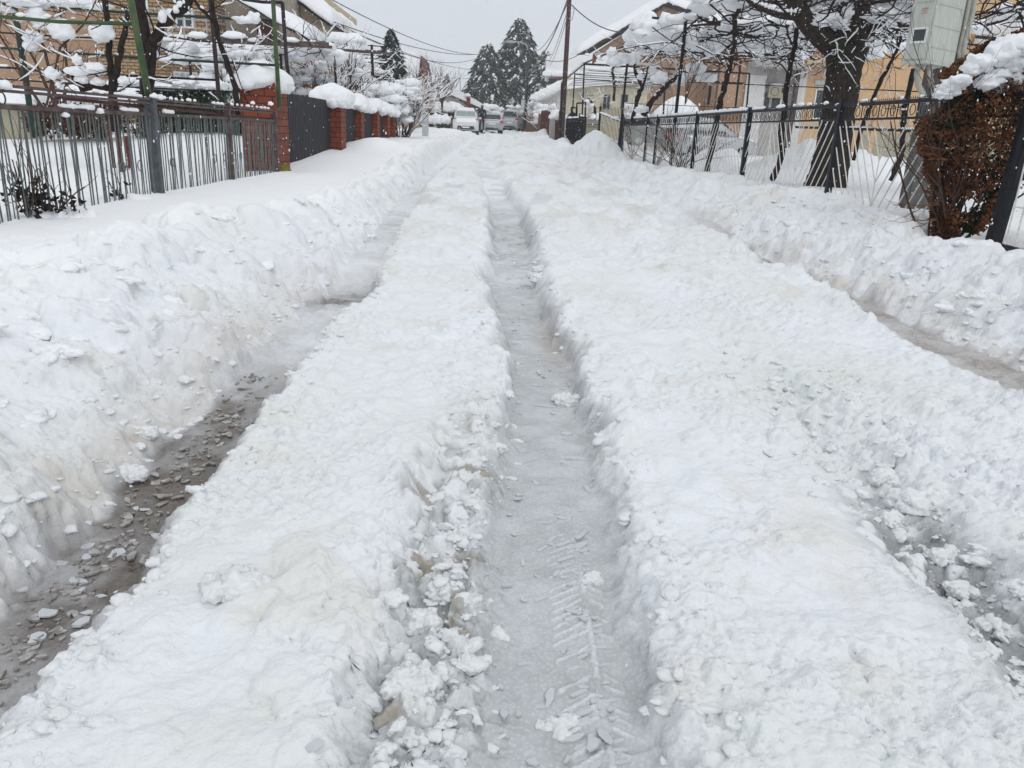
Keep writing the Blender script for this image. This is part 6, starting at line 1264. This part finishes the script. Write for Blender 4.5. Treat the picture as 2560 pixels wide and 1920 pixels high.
# thin plates of broken ice in the ruts
def plates(name, label, n, fx, smin, smax, elong=1., mt=None):
    vv = []; ff = []; m = MB(); xs = []; ys = []
    P_ = [fx() for _ in range(n)]; z = gz([p[0] for p in P_], [p[1] for p in P_])
    for (x, y), zz in zip(P_, z):
        k = random.randint(7, 11); a0 = random.uniform(0, 6.28); s_ = smin+(smax-smin)*random.random()**2; el = 1+random.random()*elong; tl = random.uniform(-.22, .22); pts = []
        for i in range(k):
            a = 2*math.pi*i/k; rr = s_*(1+.35*random.uniform(-1, 1)); u = math.cos(a)*rr*el; v_ = math.sin(a)*rr; pts.append((x+u*math.cos(a0)-v_*math.sin(a0), y+u*math.sin(a0)+v_*math.cos(a0), zz+.001+v_*tl))
        m.prism(pts, (0, 0, random.uniform(.002, .007)))
    o = m.build(name, mt or ICE, smooth=False); o['kind'] = 'stuff'; o['label'] = label; o['category'] = 'ice flakes'
def f_lr(): y = near_y(1.05, 3.6); return it(y, CL)+random.gauss(-.03, .055), y
plates('ice_flakes', 'thin grey ice flakes floating on the dark slush of the left rut', 480, f_lr, .0025, .013, 1.6, ICEG); plates('ice_flakes', 'larger pale slush plates drifting at the edge of the left rut', 40, lambda: (it(1.6, CL)+random.uniform(-.18, .1), near_y(1.05, 2.3)), .008, .022)
def f_cr(): y = near_y(1.0, 7.5); return it(y, CC)+random.uniform(-.15, .15), y
plates('ice_flakes', 'pale ice flakes scattered on the floor of the centre rut', 60, f_cr, .004, .012, 2.2)
plates('ice_flakes', 'ice flakes among the clods of the crushed shelf', 90, f_shelf, .004, .012)
plates('ice_flakes', 'ice flakes in the wet right track', 200, lambda: (1.42+random.gauss(0, .1), near_y(1.3, 2.4)), .003, .010)
# ---- tyre print left as bars of packed slush in the centre rut
m = MB()
def slab(x, y, L, w_, a, h=.005, rnd=.25):
    zz = float(gz([x], [y])[0]); k = 10; pts = []
    for i in range(k):
        t = 2*math.pi*i/k; u = math.copysign(abs(math.cos(t))**.6, math.cos(t))*L/2; v_ = math.copysign(abs(math.sin(t))**.6, math.sin(t))*w_/2
        u *= 1+rnd*random.uniform(-.3, .3); v_ *= 1+rnd*random.uniform(-1, 1)
        pts.append((x+u*math.cos(a)-v_*math.sin(a), y+u*math.sin(a)+v_*math.cos(a), zz-.001))
    m.prism([(a_, b_, c_-.0015) for a_, b_, c_ in pts], (0, 0, h*.8))
y = 1.12
while y < 2.3:
    cxx = float(it(y, CC))+.065
    if random.random() < .8: slab(cxx-.028-random.uniform(0, .012), y, random.uniform(.03, .065), random.uniform(.010, .016), .55+random.uniform(-.1, .1), .004)
    if random.random() < .7: slab(cxx+.03, y+.012, random.uniform(.018, .036), .010, .25+random.uniform(-.25, .25), .005)
    if random.random() < .75: slab(cxx+.003, y, .035, .005, 1.55, .003)
    y += .030
for _ in range(26):
    y = near_y(1.05, 2.6); slab(float(it(y, CC))+random.uniform(-.13, .13), y, random.uniform(.02, .06), random.uniform(.008, .014), random.uniform(-1, 1.6), .006)
for _ in range(16):
    y = near_y(2.4, 6.5); slab(float(it(y, CC))+random.uniform(-.12, .12), y, random.uniform(.04, .13), random.uniform(.01, .02), random.uniform(-.35, .2), .006)
o = m.build('tyre_print', ICE); o['kind'] = 'stuff'; o['label'] = 'bars of packed slush left by a tyre tread in the centre rut'; o['category'] = 'tyre print'
# ---- falling snow
n = 15000; oc = np.array([(1, 0, 0), (-1, 0, 0), (0, 1, 0), (0, -1, 0), (0, 0, 1), (0, 0, -1)]); of = np.array([(0, 2, 4), (2, 1, 4), (1, 3, 4), (3, 0, 4), (2, 0, 5), (1, 2, 5), (3, 1, 5), (0, 3, 5)])
yy = 3.2+44*rng.random(n)**.62; xx = (rng.random(n)*2-1)*(.75*yy+.8); zz = .5+rng.random(n)*(.8+yy*.17); r_ = rng.uniform(.003, .0065, n)*(1+yy/60)
sc = np.stack([r_, r_, r_*rng.uniform(1, 2.2, n)], 1); v = (oc[None]*sc[:, None]+np.stack([xx, yy, zz], 1)[:, None]).reshape(-1, 3); f = (of[None]+6*np.arange(n)[:, None, None]).reshape(-1, 3)
me = grid_mesh('falling_snow', v, f); me.materials.append(mat('snowflake', (.9, .91, .93), .8, .02, 3)); o = bpy.data.objects.new('falling_snow', me); COL.objects.link(o); o['kind'] = 'stuff'; o['label'] = 'snowflakes drifting down through the air over the street'; o['category'] = 'snowfall'
# ---- far ground treeline and air
HZ = True
if HZ:
    m = MB(); m.span(-130, 130, -6, 190, -2.2, 22); hz = m.build('haze', mat('tmp', (1, 1, 1)), loc=(0, 0, 0)); hz['kind'] = 'stuff'; hz['label'] = 'thin pale snowy air over the whole street'; hz['category'] = 'haze'
    mm = bpy.data.materials.new('haze_air'); mm.use_nodes = True; nt = mm.node_tree; nt.nodes.clear(); o_ = nt.nodes.new('ShaderNodeOutputMaterial'); pv = nt.nodes.new('ShaderNodeVolumePrincipled')
    pv.inputs['Color'].default_value = (1, 1, 1, 1); pv.inputs['Density'].default_value = HAZE_D; nt.links.new(pv.outputs[0], o_.inputs['Volume']); hz.data.materials.clear(); hz.data.materials.append(mm)
